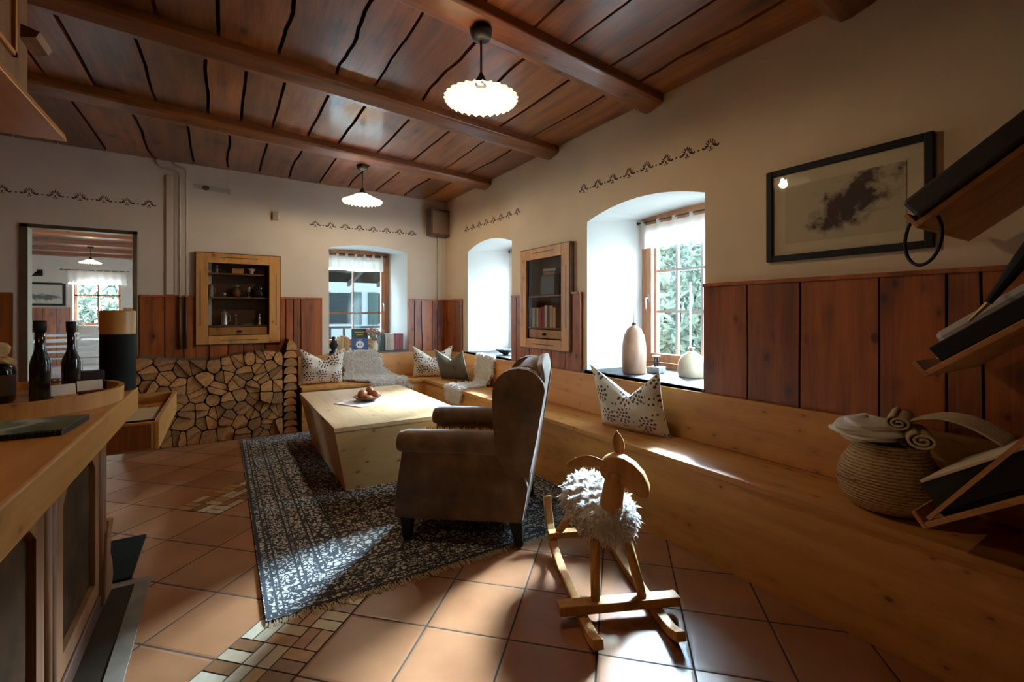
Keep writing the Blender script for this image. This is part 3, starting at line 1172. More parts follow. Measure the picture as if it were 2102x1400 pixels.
def cafe_curtain(put, a0, a1, zrod, drop, label, tabs=7, seed=1, group=None):
    """short linen valance hung by tabs from a rod"""
    t = thing('curtain', label, 'curtain', put((a0 + a1) / 2, 0, zrod), group=group)
    off = Vector(put((a0 + a1) / 2, 0, zrod))
    P = lambda a, d, z: Vector(put(a, d, z)) - off
    r = MB()
    r.tube([P(a0 - 0.03, 0, zrod), P(a1 + 0.03, 0, zrod)], 0.007, 8)
    for a in (a0 - 0.035, a1 + 0.035):
        c = P(a, 0, zrod)
        r.ball(tuple(c), 0.014, 10, 6)
    for a in (a0 + 0.02, a1 - 0.02):
        r.tube([P(a, 0, zrod), P(a, 0.045, zrod)], 0.004, 6)
    r.build('rod', M['iron'], t, smooth=True)
    c = MB()

    def f(u, v):
        a = a0 + (a1 - a0) * u
        return P(a, -0.004 + 0.012 * math.sin(u * 46 + seed) * (0.4 + v), zrod - 0.028 - v * drop - 0.006 * math.sin(u * 9 + seed) * v)
    c.grid(f, 90, 8)
    for k in range(tabs):
        a = a0 + (a1 - a0) * (k + 0.15) / (tabs - 0.7)
        wv = 0.016

        def g(u, v):
            an = v * PI
            return P(a - wv + 2 * wv * u, -0.010 * math.cos(an) * 1.0, zrod + 0.010 * math.sin(an) - (0.034 if v in (0.0, 1.0) else 0.0))
        c.grid(g, 1, 8)
    c.build('valance', M['curtain'], t, smooth=True, fix=False)
    return t


cafe_curtain(lambda a, d, z: (XO - 0.06 + d, a, z), 1.87, 2.95, 2.125, 0.21, 'white linen valance hanging on a rod across the large right window', 7, 1)
cafe_curtain(lambda a, d, z: (XO - 0.06 + d, a, z), 4.21, 5.20, 2.125, 0.21, 'white linen valance in the second right-wall window, mostly hidden by the wall edge', 7, 2)
cafe_curtain(lambda a, d, z: (a, YO - 0.07 + d, z), 1.20, 1.97, 2.125, 0.20, 'short white linen valance at the back wall window above the books', 7, 3)

# ------------------------------------------------------------------ doorway and the dining room beyond
dj = MB()
dj.box(DOOR[0] - 0.035, DOOR[0] + 0.02, YW - 0.015, YW + 0.10, 0, 2.12)
dj.box(DOOR[1] - 0.012, DOOR[1] + 0.03, YW - 0.015, YW + 0.10, 0, 2.12)
dj.box(DOOR[0] - 0.035, DOOR[1] + 0.03, YW - 0.015, YW + 0.10, 2.09, 2.125)
struct(dj.build('door_1', plain('dull_bronze', (0.20, 0.17, 0.11), 0.3, 0.7), bevel=0.003))

RX0, RX1, RY0, RY1, RZ = -5.0, -0.2, YW + 0.10, 16.0, 2.80
r2 = MB()
r2.box(RX0, RX1, RY0 + 0.075, RY1 + 0.1, -0.10, -0.001)
fl2 = struct(r2.build('floor', plain('blue_grey_tiles', (0.34, 0.33, 0.31), 0.22, noise=0.15, nscale=3)))
r2 = MB()
putb2 = lambda a, z: (a, RY1, z)
W2 = (-3.24, -2.30, 0.99, 2.28, 2.28)
wall_face(r2, putb2, RX0, RX1, lambda a: RZ + 0.1, [W2])
wall_face(r2, lambda a, z: (a, RY1 + 0.25, z), RX0, RX1, lambda a: RZ + 0.1, [W2])
reveal(r2, W2, putb2, lambda a, z: (a, RY1 + 0.25, z), 2.28, 2.28)
struct(r2.build('wall_far', M['plaster_back'], fix=False))
r2 = MB()
r2.box(RX1, RX1 + 0.1, RY0, RY1 + 0.1, 0, RZ + 0.1)
struct(r2.build('wall_east', M['plaster_back']))
r2 = MB()
LD = (7.5, 9.7, 0.0, 2.35, 2.35)  # unseen opening, added so daylight spills through the doorway
wall_face(r2, lambda a, z: (RX0, a, z), RY0, RY1 + 0.1, lambda a: RZ + 0.1, [LD])
struct(r2.build('wall_west', M['plaster_back'], fix=False))
r2 = MB()
wall_face(r2, lambda a, z: (a, RY0, z), RX0, RX1, lambda a: RZ + 0.1, [DOOR])
struct(r2.build('wall_near', M['plaster_back'], fix=False))
r2 = MB()
r2.box(RX0, RX1, RY0 + 0.001, RY1 + 0.1, RZ, RZ + 0.12)
struct(r2.build('ceiling', M['ceil']))
for i, y in enumerate((7.2, 8.6, 10.0, 11.4, 12.8, 14.2, 15.4)):
    b_ = MB()
    b_.pid = i
    b_.box(RX0, RX1, y - 0.1, y + 0.1, RZ - 0.09, RZ + 0.02)
    tn += 1
    struct(b_.build('trim_%d' % tn, M['beam'], bevel=0.01))
pF = lambda a, d, z: (a, RY1 - d, z)
wainscot(pF, RX0, -3.30, 0, 1.44, None, 21)
wainscot(pF, -2.24, RX1, 0, 1.44, None, 22)
# its window
wf = MB()
for (x0, x1, z0, z1) in ((W2[0], W2[0] + 0.06, 1.02, 2.28), (W2[1] - 0.06, W2[1], 1.02, 2.28), (W2[0], W2[1], 0.99, 1.06), (W2[0], W2[1], 2.22, 2.28),
                         (-2.79, -2.75, 1.05, 2.25), (W2[0], W2[1], 1.76, 1.80)):
    wf.box(x0, x1, RY1 + 0.12, RY1 + 0.18, z0, z1)
wf_o = struct(wf.build('window_4', M['frame']))
g_ = MB()
g_.box(W2[0] + 0.05, W2[1] - 0.05, RY1 + 0.145, RY1 + 0.15, 1.08, 2.23)
g_.build('pane', M['glass'], wf_o)
cafe_curtain(lambda a, d, z: (a, RY1 - 0.08 + d, z), -3.42, -2.16, 2.42, 0.34, 'cream valance over the window of the dining room seen through the doorway', 9, 4)
# unseen door frame added at the left to let daylight into the dining room
gd = MB()
for (y0, y1, z0, z1) in ((7.5, 7.6, 0, 2.35), (9.6, 9.7, 0, 2.35), (8.55, 8.65, 0, 2.35), (7.5, 9.7, 2.25, 2.35), (7.5, 9.7, 0, 0.12)):
    gd.box(RX0 - 0.06, RX0, y0, y1, z0, z1)
struct(gd.build('added_light_door', M['frame']))

# ------------------------------------------------------------------ bench along both walls
SZ = 0.487
XF, YF = 2.16, 5.50       # bench fronts
BT = 0.80                 # top of backrest
b = thing('corner_bench', 'long built-in pine corner bench along the right and back walls', 'bench', (XF, YF, 0))
o_ = Vector((XF, YF, 0))


def rel(mb):
    mb.T = Matrix.Translation(-o_)
    return mb


m1 = rel(MB())
m1.pid = 1
m1.prism([(XF - 0.015, -3.1), (XW - 0.034, -3.1), (XW - 0.034, YW - 0.034), (0.735, YW - 0.034), (0.735, YF - 0.015), (XF - 0.015, YF - 0.015)], 'z', SZ - 0.035, SZ)
m1.build('seat', M['pine'], b, bevel=0.004)
m2 = rel(MB())
m2.pid = 2
m2.box(XF, XF + 0.03, -3.1, YF + 0.03, 0.001, SZ - 0.036)
m2.build('front_panel', M['pine'], b)
m2 = rel(MB())
m2.pid = 5
m2.box(0.74, XF - 0.001, YF, YF + 0.03, 0.001, SZ - 0.036)
m2.build('front_panel', M['pinex'], b)
m2 = rel(MB())
m2.pid = 6
m2.box(0.74, 0.77, YF + 0.031, YW - 0.034, 0.001, SZ - 0.036)
m2.build('end_panel', M['pinex'], b)
m3 = rel(MB())
m3.pid = 3
m3.prism([(XW - 0.075, SZ + 0.001), (XW - 0.036, SZ + 0.001), (XW - 0.036, BT), (XW - 0.06, BT)], 'y', -3.1, YW - 0.08)
m3.build('backrest', M['pine'], b, bevel=0.003)
m3 = rel(MB())
m3.pid = 4
m3.prism([(YW - 0.075, SZ + 0.001), (YW - 0.036, SZ + 0.001), (YW - 0.036, BT), (YW - 0.06, BT)], 'x', 0.745, XW - 0.08)
m3.build('backrest', M['pinex'], b, bevel=0.003)

# ------------------------------------------------------------------ table
tb = thing('coffee_table', 'low pale spruce table block that tapers to the floor, in the middle of the rug', 'table', (0.66, 3.38, 0.012))
WX, WY, TH, IN = 1.03, 1.70, 0.488, 0.10
mt = MB()
mt.pid = 1
mt.add([(IN, IN, 0), (WX - IN, IN, 0), (WX - IN, WY - IN, 0), (IN, WY - IN, 0), (0.006, 0.006, TH - 0.03), (WX - 0.006, 0.006, TH - 0.03), (WX - 0.006, WY - 0.006, TH - 0.03), (0.006, WY - 0.006, TH - 0.03)],
       [(3, 2, 1, 0), (0, 1, 5, 4), (1, 2, 6, 5), (2, 3, 7, 6), (3, 0, 4, 7), (4, 5, 6, 7)])
mt.build('tapered_body', M['table'], tb)
mt = MB()
for k in range(8):
    mt.pid = 3 + k * 1.7
    mt.box(0 + WX * k / 8 + 0.0004, WX * (k + 1) / 8 - 0.0004, 0, WY, TH - 0.029, TH)
ttop = wood('pale_spruce_table_top', (0.64, 0.43, 0.23), (0.52, 0.33, 0.15), 'y', 0.35, 0.8, 0.5, 0.3, 0.12, knotcol=(0.16, 0.07, 0.025), kscale=8.0)
mt.build('tabletop', ttop, tb)

# plate with bread rolls on a napkin
TZ = 0.501
nap = MB()
nap.T = Matrix.Translation((1.12, 4.26, TZ)) @ Matrix.Rotation(0.5, 4, 'Z')
nap.box(-0.23, 0.23, -0.17, 0.17, 0.0, 0.003)
nap.box(-0.228, 0.225, -0.17, 0.168, 0.0032, 0.006)
tag(nap.build('napkin', M['white']), 'white folded napkin lying under the bread plate on the table', 'napkin')
pl = MB()
pl.lathe([(0.05, 0.0), (0.055, 0.006), (0.10, 0.022), (0.125, 0.040), (0.120, 0.044), (0.095, 0.028), (0.05, 0.012)], (0, 0, 0), 32)
tag(pl.build('bread_plate', plain('red_brown_glaze', (0.16, 0.055, 0.025), 0.3), smooth=True), 'brown wooden bowl plate holding bread rolls on the white napkin', 'plate', loc=(1.12, 4.27, TZ + 0.0065))
mroll = plain('bread_crust', (0.36, 0.12, 0.035), 0.5, noise=0.35, nscale=14)
for k, (dx, dy, dz, r, rz, lb) in enumerate(((-0.045, -0.01, 0.068, (0.045, 0.04, 0.05), 0.3, 'round brown bread roll at the left of the plate'),
                                             (0.03, 0.035, 0.075, (0.035, 0.04, 0.06), 0.9, 'upright bread roll at the back of the plate'),
                                             (0.055, -0.02, 0.062, (0.05, 0.032, 0.045), -0.6, 'pale sided bread roll at the right of the plate'),
                                             (0.0, -0.055, 0.045, (0.04, 0.028, 0.026), 0.2, 'small flat bread roll at the front of the plate'))):
    mr = MB()
    mr.ball((0, 0, 0), r, 16, 12)
    tag(mr.build('bread_roll', mroll, smooth=True), lb, 'bread', 'bread rolls on the plate', loc=(1.12 + dx, 4.27 + dy, TZ + dz - 0.004), rz=rz)

# ------------------------------------------------------------------ rug
rg = thing('rug', 'patterned dark and cream oriental rug with fringed ends under the table', 'rug', (0.155, 2.185, 0))
mr = MB()
mr.box(0, 1.97, 0, 3.29, 0.001, 0.011)
mr.build('pile', M['rug'], rg)
for yy, sg in ((0, -1), (3.29, 1)):
    fr = MB()
    rnd = random.Random(5 + sg)
    for i in range(420):
        x = 1.97 * (i + rnd.random()) / 420
        l = rnd.uniform(0.03, 0.062)
        dx = rnd.uniform(-0.018, 0.018)
        fr.add([(x - 0.0018, yy - sg * 0.004, 0.009), (x + 0.0018, yy - sg * 0.004, 0.009), (x + dx * 0.6 + 0.002, yy + sg * l * 0.6, 0.006), (x + dx * 0.6 - 0.002, yy + sg * l * 0.6, 0.006), (x + dx, yy + sg * l, 0.0022)],
               [(0, 1, 2, 3), (3, 2, 4)])
    if sg < 0:
        fr.build('fringe', plain('fringe_wool', (0.50, 0.40, 0.24), 0.9), rg, fix=False)

# ------------------------------------------------------------------ armchair
chd = Vector((0.77073, -0.63716, 0))
chair = thing('wing_armchair', 'brown suede wing armchair seen from the side, standing on the rug edge', 'armchair', (0.868, 2.525, 0.011), math.atan2(-0.63716, 0.77073))
# local x: from front to back along the near side, local y: across to the far side (0 .. 0.83), z up
CW = 0.83


def side_poly(y0, y1, pts, name, bev=0.02):
    mb = MB()
    mb.prism(pts, 'y', y0, y1)
    return mb.build(name, M['suede'], chair, bevel=bev, smooth=True)


# outer side panels
sp_ = [(-0.07, 0.125), (-0.068, 0.22), (-0.045, 0.38), (-0.03, 0.47), (-0.02, 0.55), (0.62, 0.55), (0.70, 0.335), (0.665, 0.135)]
side_poly(0.015, 0.13, sp_, 'side_panel', 0.015)
side_poly(CW - 0.13, CW - 0.015, sp_, 'side_panel', 0.015)


# rolled arms
def arm(yc):
    mb = MB()
    n = 20

    def f(u, v):
        x = -0.052 + u * 0.62
        a = v * 2 * PI
        ry, rz = 0.085, 0.068
        bul = 1.0 if u > 0.06 else 0.80 + 0.20 * (u / 0.06)
        return (x, yc + ry * bul * math.cos(a), 0.552 + 0.004 * math.sin(u * 3) + rz * bul * math.sin(a))
    mb.grid(f, 16, n)
    mb.add([f(0, k / n) for k in range(n)], [tuple(range(n))])
    return mb.build('armrest', M['suede'], chair, smooth=True)


arm(0.075)
arm(CW - 0.075)


# wings with rounded tops
def wing(y0, y1):
    pts = [(0.585, 0.40), (0.53, 0.50), (0.512, 0.62), (0.502, 0.78), (0.505, 0.87)]
    for k in range(0, 11):
        a = PI - k * PI / 10
        pts.append((0.648 + 0.143 * math.cos(a), 0.868 + 0.122 * math.sin(a)))
    pts += [(0.789, 0.86), (0.745, 0.60), (0.705, 0.40)]
    mb = MB()
    mb.prism(pts, 'y', y0, y1)
    return mb.build('wing', M['suede'], chair, bevel=0.022, smooth=True)


wing(-0.006, 0.10)
wing(CW - 0.10, CW + 0.006)
# back: outside back panel and padded inside back
bk = MB()


def backf(u, v):
    y = 0.055 + (CW - 0.11) * u
    z = 0.14 + v * (0.865 + 0.03 * math.sin(PI * u))
    x = 0.672 + (z - 0.14) * 0.148 + 0.0 * u
    if z > 0.93:
        x -= (z - 0.93) * 0.35
    return (x, y, z)


bk.grid(backf, 12, 20)
bo = bk.build('outside_back', plain('sunlit_pale_suede', (0.36, 0.31, 0.25), 0.35, noise=0.35, nscale=6), chair, smooth=True, fix=False, solid=0.03)  # paler than the other suede: window sunlight put into the colour
ib = MB()
ib.prism([(0.50, 0.36), (0.56, 0.60), (0.585, 0.90), (0.60, 0.965), (0.66, 1.0), (0.735, 0.985), (0.76, 0.93), (0.715, 0.55), (0.665, 0.30)], 'y', 0.10, CW - 0.10)
ib.build('backrest', M['suede'], chair, bevel=0.03, smooth=True)
st = MB()
st.box(-0.055, 0.665, 0.12, CW - 0.12, 0.125, 0.33)
st.build('seat_base', M['suede'], chair, bevel=0.02, smooth=True)
st = MB()
st.box(-0.065, 0.52, 0.155, CW - 0.155, 0.325, 0.46)
st.build('seat_cushion', M['suede'], chair, bevel=0.035, smooth=True)
for (x, y) in ((0.0, 0.055), (0.0, CW - 0.055), (0.625, 0.065), (0.625, CW - 0.065)):
    lg = MB()
    k = 0.02 if x > 0.3 else 0.0
    lg.add([(x - 0.036, y - 0.034, 0.135), (x + 0.036, y - 0.034, 0.135), (x + 0.036, y + 0.034, 0.135), (x - 0.036, y + 0.034, 0.135),
            (x - 0.02 + k, y - 0.022, 0.0), (x + 0.022 + k, y - 0.022, 0.0), (x + 0.022 + k, y + 0.022, 0.0), (x - 0.02 + k, y + 0.022, 0.0)],
           [(0, 1, 2, 3), (7, 6, 5, 4), (0, 4, 5, 1), (1, 5, 6, 2), (2, 6, 7, 3), (3, 7, 4, 0)])
    lg.build('leg', M['black'], chair, bevel=0.003)


def sf(u, v):
    x = -0.085 + 0.60 * u
    y = 0.165 + (CW - 0.33) * v
    e = 0.012 * math.sin(v * 19) * (1 - u)
    z = 0.472 + 0.02 * math.sin(PI * v) + 0.10 * max(0, u - 0.9) * 10 * 0.3
    return (x + e, y, z)


skn = MB()
skn.grid(sf, 14, 12)
skn.fur(sf, 3800, 0.032, 0.0022, 0.2, 3)
so2 = skn.build('sheepskin', M['woolgold'], fix=False)
so2.location = chair.location
so2.rotation_euler = chair.rotation_euler
tag(so2, 'golden sheepskin lying on the seat of the brown armchair', 'sheepskin')

# ------------------------------------------------------------------ rocking sheep toy
HD = math.atan2(-0.911, -0.413)
toy = thing('rocking_sheep', 'wooden rocking sheep toy with a white fleece body on the tiles', 'toy', (1.545, 1.66, 0), HD)
# local x forward, y to its left


def rocker(y):
    mb = MB()
    cs = [(0.47, 0.052), (0.40, 0.026), (0.28, 0.018), (0.10, 0.018), (-0.10, 0.018), (-0.22, 0.032), (-0.31, 0.065), (-0.38, 0.12), (-0.43, 0.185), (-0.46, 0.25)]
    # smooth subdivide
    pts = []
    for i in range(len(cs) - 1):
        for k in range(3):
            t = k / 3
            pts.append((cs[i][0] * (1 - t) + cs[i + 1][0] * t, cs[i][1] * (1 - t) + cs[i + 1][1] * t))
    pts.append(cs[-1])
    w = 0.021
    up, lo = [], []
    for i, p in enumerate(pts):
        a, b2 = pts[max(0, i - 1)], pts[min(len(pts) - 1, i + 1)]
        dx, dz = b2[0] - a[0], b2[1] - a[1]
        l = math.hypot(dx, dz)
        nx, nz = dz / l, -dx / l
        up.append((p[0] + nx * 0.018, p[1] + nz * 0.018))
        lo.append((p[0] - nx * 0.018, p[1] - nz * 0.018))
    n = len(pts)
    vs = [(x, y - w, z) for x, z in up] + [(x, y + w, z) for x, z in up] + [(x, y - w, z) for x, z in lo] + [(x, y + w, z) for x, z in lo]
    fs = []
    for i in range(n - 1):
        fs += [(i, i + 1, n + i + 1, n + i), (2 * n + i, 3 * n + i, 3 * n + i + 1, 2 * n + i + 1), (i, 2 * n + i, 2 * n + i + 1, i + 1), (n + i, n + i + 1, 3 * n + i + 1, 3 * n + i)]
    fs += [(0, n, 3 * n, 2 * n), (n - 1, 3 * n - 1, 4 * n - 1, 2 * n - 1)]
    mb.add(vs, fs)
    mb.build('rocker', M['toyw'], toy, bevel=0.004)


rocker(0.165)
rocker(-0.165)
mb = MB()
mb.box(0.215, 0.275, -0.265, 0.265, 0.037, 0.078)
mb.build('footrest', M['toyw'], toy, bevel=0.004)
mb = MB()
mb.box(-0.335, -0.285, -0.19, 0.19, 0.085, 0.118)
mb.build('crossbar', M['toyw'], toy, bevel=0.004)
for (x0, y0, x1, y1, z1) in ((0.12, 0.065, 0.245, 0.105, 0.076), (0.12, -0.065, 0.245, -0.105, 0.076), (-0.17, 0.07, -0.31, 0.13, 0.115), (-0.17, -0.07, -0.31, -0.13, 0.115)):
    mb = MB()
    mb.tube([(x0, y0, 0.35), ((x0 + x1) / 2, (y0 + y1) / 2, 0.21), (x1, y1, z1)], [0.021, 0.022, 0.019], 12)
    mb.build('leg', M['toyw'], toy, smooth=True)


def bodyf(u, v):
    # closed barrel body
    a = u * 2 * PI
    t = v * PI
    x = -0.05 - 0.255 * math.cos(t)
    r = math.sin(t) ** 0.5
    lump = 1 + (0.06 * math.sin(5 * a + 3 * t) + 0.05 * math.sin(11 * a + 13 * t) + 0.05 * math.sin(17 * t - 7 * a)) * math.sin(t)
    return (x, 0.145 * r * lump * math.cos(a) * -1, 0.36 + 0.115 * r * lump * math.sin(a))


fb = MB()
fb.grid(bodyf, 48, 32)
fb.fur(bodyf, 13000, 0.032, 0.0050, 0.3, 8)
fb.build('fleece', M['wool'], toy, fix=False)
mb = MB()
mb.tube([(0.125, 0, 0.36), (0.155, 0.0, 0.46), (0.175, 0.006, 0.545), (0.18, 0.012, 0.60)], [0.062, 0.050, 0.046, 0.044], 16)
mb.build('neck', M['toyw'], toy, smooth=True)
# head turned to the toy's left; wedge shaped with a rounded brow
hd = MB()
hd.T = Matrix.Translation((0.175, 0.01, 0.595)) @ Matrix.Rotation(math.radians(62), 4, 'Z')
hp = [(x * 1.12, z * 1.1) for x, z in [(-0.055, -0.01), (-0.062, 0.03), (-0.045, 0.058), (-0.01, 0.073), (0.035, 0.068), (0.075, 0.045), (0.11, 0.008), (0.128, -0.035), (0.132, -0.068), (0.118, -0.082), (0.09, -0.078), (0.05, -0.052), (0.01, -0.035), (-0.03, -0.032)]]
hd.prism([(x, z) for x, z in hp], 'y', -0.038, 0.038)
hd.build('head', M['toyw'], toy, bevel=0.016, smooth=True)
for sg in (-1, 1):
    er = MB()
    er.T = Matrix.Translation((0.175, 0.01, 0.625)) @ Matrix.Rotation(math.radians(62), 4, 'Z')

    def ef(u, v):
        t = u
        a = (v - 0.5) * 2
        if sg < 0:
            wv = 0.036 * math.sin(PI * min(1, t * 1.02)) ** 0.7 + 0.002
            base = Vector((-0.035 - 0.17 * t, -0.036 - 0.045 * t, 0.012 + 0.022 * math.sin(PI * t) - 0.012 * t))
            return base + Vector((0, -a * wv * 0.55, a * wv * 0.75 + 0.012 * (1 - a * a)))
        wv = 0.027 * math.sin(PI * min(1, t * 1.02)) ** 0.6 + 0.002
        base = Vector((0.015 - 0.02 * t, 0.03 + 0.045 * t, 0.03 + 0.105 * t))
        return base + Vector((a * wv, 0.012 * (1 - a * a), 0))
    er.grid(ef, 12, 8)
    er.build('ear', M['toyw'], toy, smooth=True, solid=0.009, fix=False)

# ------------------------------------------------------------------ pendant lamps
LAMP_MAT = cloth_mat('pleated_milk_glass', (0.95, 0.90, 0.80), 0.45)
M['bulb'] = plain('bulb', (1, 0.9, 0.75), 0.5, emis=((1.0, 0.83, 0.60), 60))


def pendant(x, y, label, power=13, zc=2.80):
    t = thing('pendant_lamp', label, 'lamp', (x, y, 2.42), group='pleated pendant lamps')
    s = MB()

    def fr(r, z, a):
        k = max(0.0, (r - 0.05) / 0.138)
        c = math.cos(28 * a)
        return r * (1 + 0.045 * k * c), z + 0.010 * k * c
    prof = [(0.022, 0.078), (0.045, 0.070), (0.08, 0.050), (0.115, 0.028), (0.15, 0.010), (0.176, -0.002), (0.187, -0.012)]
    s.lathe(prof, (0, 0, 0), 224, fr, caps=False)
    s.build('lamp_shade', LAMP_MAT, t, smooth=True, fix=False)
    r = MB()
    r.tube([(0, 0, 0.08), (0, 0, zc - 2.42 - 0.02)], 0.006, 8)
    r.lathe([(0.006, 0.135), (0.016, 0.115), (0.03, 0.088), (0.034, 0.072), (0.03, 0.065)], (0, 0, 0), 16)
    r.build('rod', M['iron'], t, smooth=True)
    r = MB()
    zt = zc - 2.42
    r.lathe([(0.015, zt - 0.055), (0.045, zt - 0.048), (0.056, zt - 0.02), (0.058, zt)], (0, 0, 0), 24)
    r.build('ceiling_rose', M['iron'], t, smooth=True)
    bb = MB()
    bb.ball((0, 0, 0.025), 0.026, 14, 9)
    bb.build('bulb', M['bulb'], t, smooth=True)
    l = bpy.data.lights.new('lamp_light', 'POINT')
    l.energy = power
    l.color = (1.0, 0.76, 0.48)
    l.shadow_soft_size = 0.03
    lo = bpy.data.objects.new('lamp_light', l)
    COL.objects.link(lo)
    lo.parent = t
    lo.location = (0, 0, -0.012)
    return t


pendant(1.14, 2.12, 'pleated white pendant lamp nearer the camera, hanging from the beam', 12, zc=2.775)
pendant(1.18, 4.68, 'pleated white pendant lamp farther away, hanging above the table end', 30, zc=2.775)

# ------------------------------------------------------------------ cushions and sheepskins


def cushion(name, label, loc, rz, tilt, W, H, T, dip, front, back, group=None, seed=0, roll=0.0):
    """cushion standing on its lower edge with a chop in its top edge; local x across, z up, front faces -y"""
    t = thing(name, label, 'cushion', loc, group=group)
    t.rotation_euler = (-tilt, roll, rz)

    def shape(u, v, sg):
        a, c = u * 2 - 1, v * 2 - 1
        e = (1 - abs(a) ** 2.6) * (1 - abs(c) ** 2.6)
        e = max(0, e) ** 0.6
        x = a * W / 2 * (1 - 0.07 * (1 - c * c))
        z = H / 2 + c * H / 2 * (1 - 0.05 * (1 - a * a))
        dd = math.exp(-(a / 0.42) ** 2) if abs(a) < 2 else 0
        up = max(0.0, v - 0.25) / 0.75
        z -= dip * max(0, 1 - abs(a) ** 0.95 * 1.02) * up ** 1.6
        th = T / 2 * e * (1 - 0.45 * dd * up)
        th += 0.004 * math.sin(9 * a + seed) * e + 0.004 * math.sin(7 * c + 3 * a + seed) * e
        return (x, sg * th, z + T * 0.18 * 0)
    f = MB()
    f.grid(lambda u, v: shape(u, v, -1), 26, 26)
    f.build('front_cover', front, t, smooth=True)
    k = MB()
    k.grid(lambda u, v: shape(u, v, 1), 26, 26)
    k.build('back_cover', back, t, smooth=True)
    # flip normals is not needed for two closed shells meeting at the seam
    sm = MB()
    pts = [shape(i / 20, 1, 1) for i in range(21)] + [shape(1, 1 - i / 20, 1) for i in range(1, 21)] + [shape(1 - i / 20, 0, 1) for i in range(1, 21)] + [shape(0, i / 20, 1) for i in range(1, 20)]
    sm.tube(pts + [pts[0]], 0.0025, 5, caps=False)
    sm.build('seam_piping', M['cream'], t, smooth=True)
    return t


cushion('cushion', 'white flower print cushion with a chopped top on the right bench behind the rocking sheep', (2.43, 2.27, SZ + 0.002), math.radians(-90 + 8), math.radians(-17), 0.56, 0.46, 0.17, 0.20, M['fab'], M['greyfab'], None, 1)
cushion('cushion', 'white flower print cushion at the left end of the back bench beside the log stack', (0.97, 5.72, SZ + 0.002), math.radians(3), math.radians(-16), 0.48, 0.43, 0.14, 0.13, M['fab'], M['fab'], None, 2)
cushion('cushion', 'white flower print cushion standing in the bench corner', (2.30, 5.60, SZ + 0.002), math.radians(-22), math.radians(-14), 0.50, 0.42, 0.14, 0.16, M['fab'], M['fab'], None, 3)
cushion('cushion', 'grey green cushion with a white flower print top beside the draped sheepskin', (2.42, 5.16, SZ + 0.002), math.radians(-66), math.radians(-20), 0.46, 0.40, 0.15, 0.13, M['greyfab'], M['fab'], None, 4)


def draped_skin(name, label, path, a0, a1, put, seed, taper=0.0, mat=None, n=8000, ln=0.03):
    """sheepskin following a profile path [(d, z), ...]; put(a, d, z) -> 3-D"""
    ds = [0]
    for p, q in zip(path, path[1:]):
        ds.append(ds[-1] + math.dist(p, q))

    def at(s):
        s *= ds[-1]
        for i in range(len(path) - 1):
            if s <= ds[i + 1] or i == len(path) - 2:
                t = (s - ds[i]) / (ds[i + 1] - ds[i])
                return [path[i][k] * (1 - t) + path[i + 1][k] * t for k in (0, 1)] + [s / ds[-1]]

    def f(u, v):
        d, z, s = at(u)
        c = (a0 + a1) / 2 + taper * s
        wv = (a1 - a0) / 2 * (0.86 + 0.10 * math.sin(s * 9 + seed) + 0.08 * math.cos(s * 21 + seed))
        a = c + (v * 2 - 1) * wv
        lim = 0.006 * math.sin(a * 37 + s * 20 + seed)
        return Vector(put(a, d + abs(lim), z + abs(lim)))
    mb = MB()
    mb.grid(f, 40, 16)
    mb.fur(f, n, ln, 0.0050, 0.35, seed)
    o = mb.build(name, mat or M['wool'], fix=False)
    return tag(o, label, 'sheepskin')


# d is the distance from the wall into the room
draped_skin('sheepskin', 'white sheepskin draped over the back bench below the book window', [(0.062, 0.828), (0.09, 0.824), (0.10, 0.72), (0.12, 0.56), (0.16, 0.505), (0.44, 0.508), (0.462, 0.47), (0.47, 0.40)], 1.08, 1.70, pB, 3, 0.34, n=12000, ln=0.036)
draped_skin('sheepskin', 'white and tan sheepskin draped over the right bench between the grey cushion and the armchair', [(0.062, 0.832), (0.09, 0.828), (0.105, 0.72), (0.13, 0.56), (0.17, 0.505), (0.46, 0.508), (0.492, 0.48), (0.497, 0.33)], 4.42, 4.84, pR, 7, 0.0, n=9500, ln=0.036)

# ------------------------------------------------------------------ firewood
rnd = random.Random(21)
LX0, LX1 = -0.80, 0.555
LZ = 0.90


def top_at(x):
    return LZ - 0.02 - 0.035 * math.exp(-((x + 0.05) / 0.22) ** 2) + 0.03 * math.sin(x * 5)


cellsN = 74
pts = [[rnd.uniform(LX0, LX1), rnd.uniform(0.0, LZ)] for _ in range(cellsN)]


def clip(poly, nx, nz, c):
    out = []
    for i in range(len(poly)):
        p, q = poly[i], poly[(i + 1) % len(poly)]
        dp, dq = p[0] * nx + p[1] * nz - c, q[0] * nx + q[1] * nz - c
        if dp <= 0:
            out.append(p)
        if (dp < 0) != (dq < 0):
            t = dp / (dp - dq)
            out.append((p[0] + (q[0] - p[0]) * t, p[1] + (q[1] - p[1]) * t))
    return out


def cell(i, pts):
    a = pts[i]
    poly = [(LX0, 0.0), (LX1, 0.0), (LX1, top_at(LX1)), (0.3, top_at(0.3)), (0.1, top_at(0.1)), (-0.05, top_at(-0.05)), (-0.25, top_at(-0.25)), (-0.5, top_at(-0.5)), (LX0, top_at(LX0))]
    for j, b2 in enumerate(pts):
        if j == i or math.dist(a, b2) > 0.5:
            continue
        nx, nz = b2[0] - a[0], b2[1] - a[1]
        c = (b2[0] ** 2 + b2[1] ** 2 - a[0] ** 2 - a[1] ** 2) / 2
        poly = clip(poly, nx, nz, c)
        if len(poly) < 3:
            return None
    return poly


def centroid(p):
    A = cx = cz = 0
    for i in range(len(p)):
        q = p[(i + 1) % len(p)]
        k = p[i][0] * q[1] - q[0] * p[i][1]
        A += k
        cx += (p[i][0] + q[0]) * k
        cz += (p[i][1] + q[1]) * k
    return (cx / (3 * A), cz / (3 * A)) if abs(A) > 1e-9 else p[0]


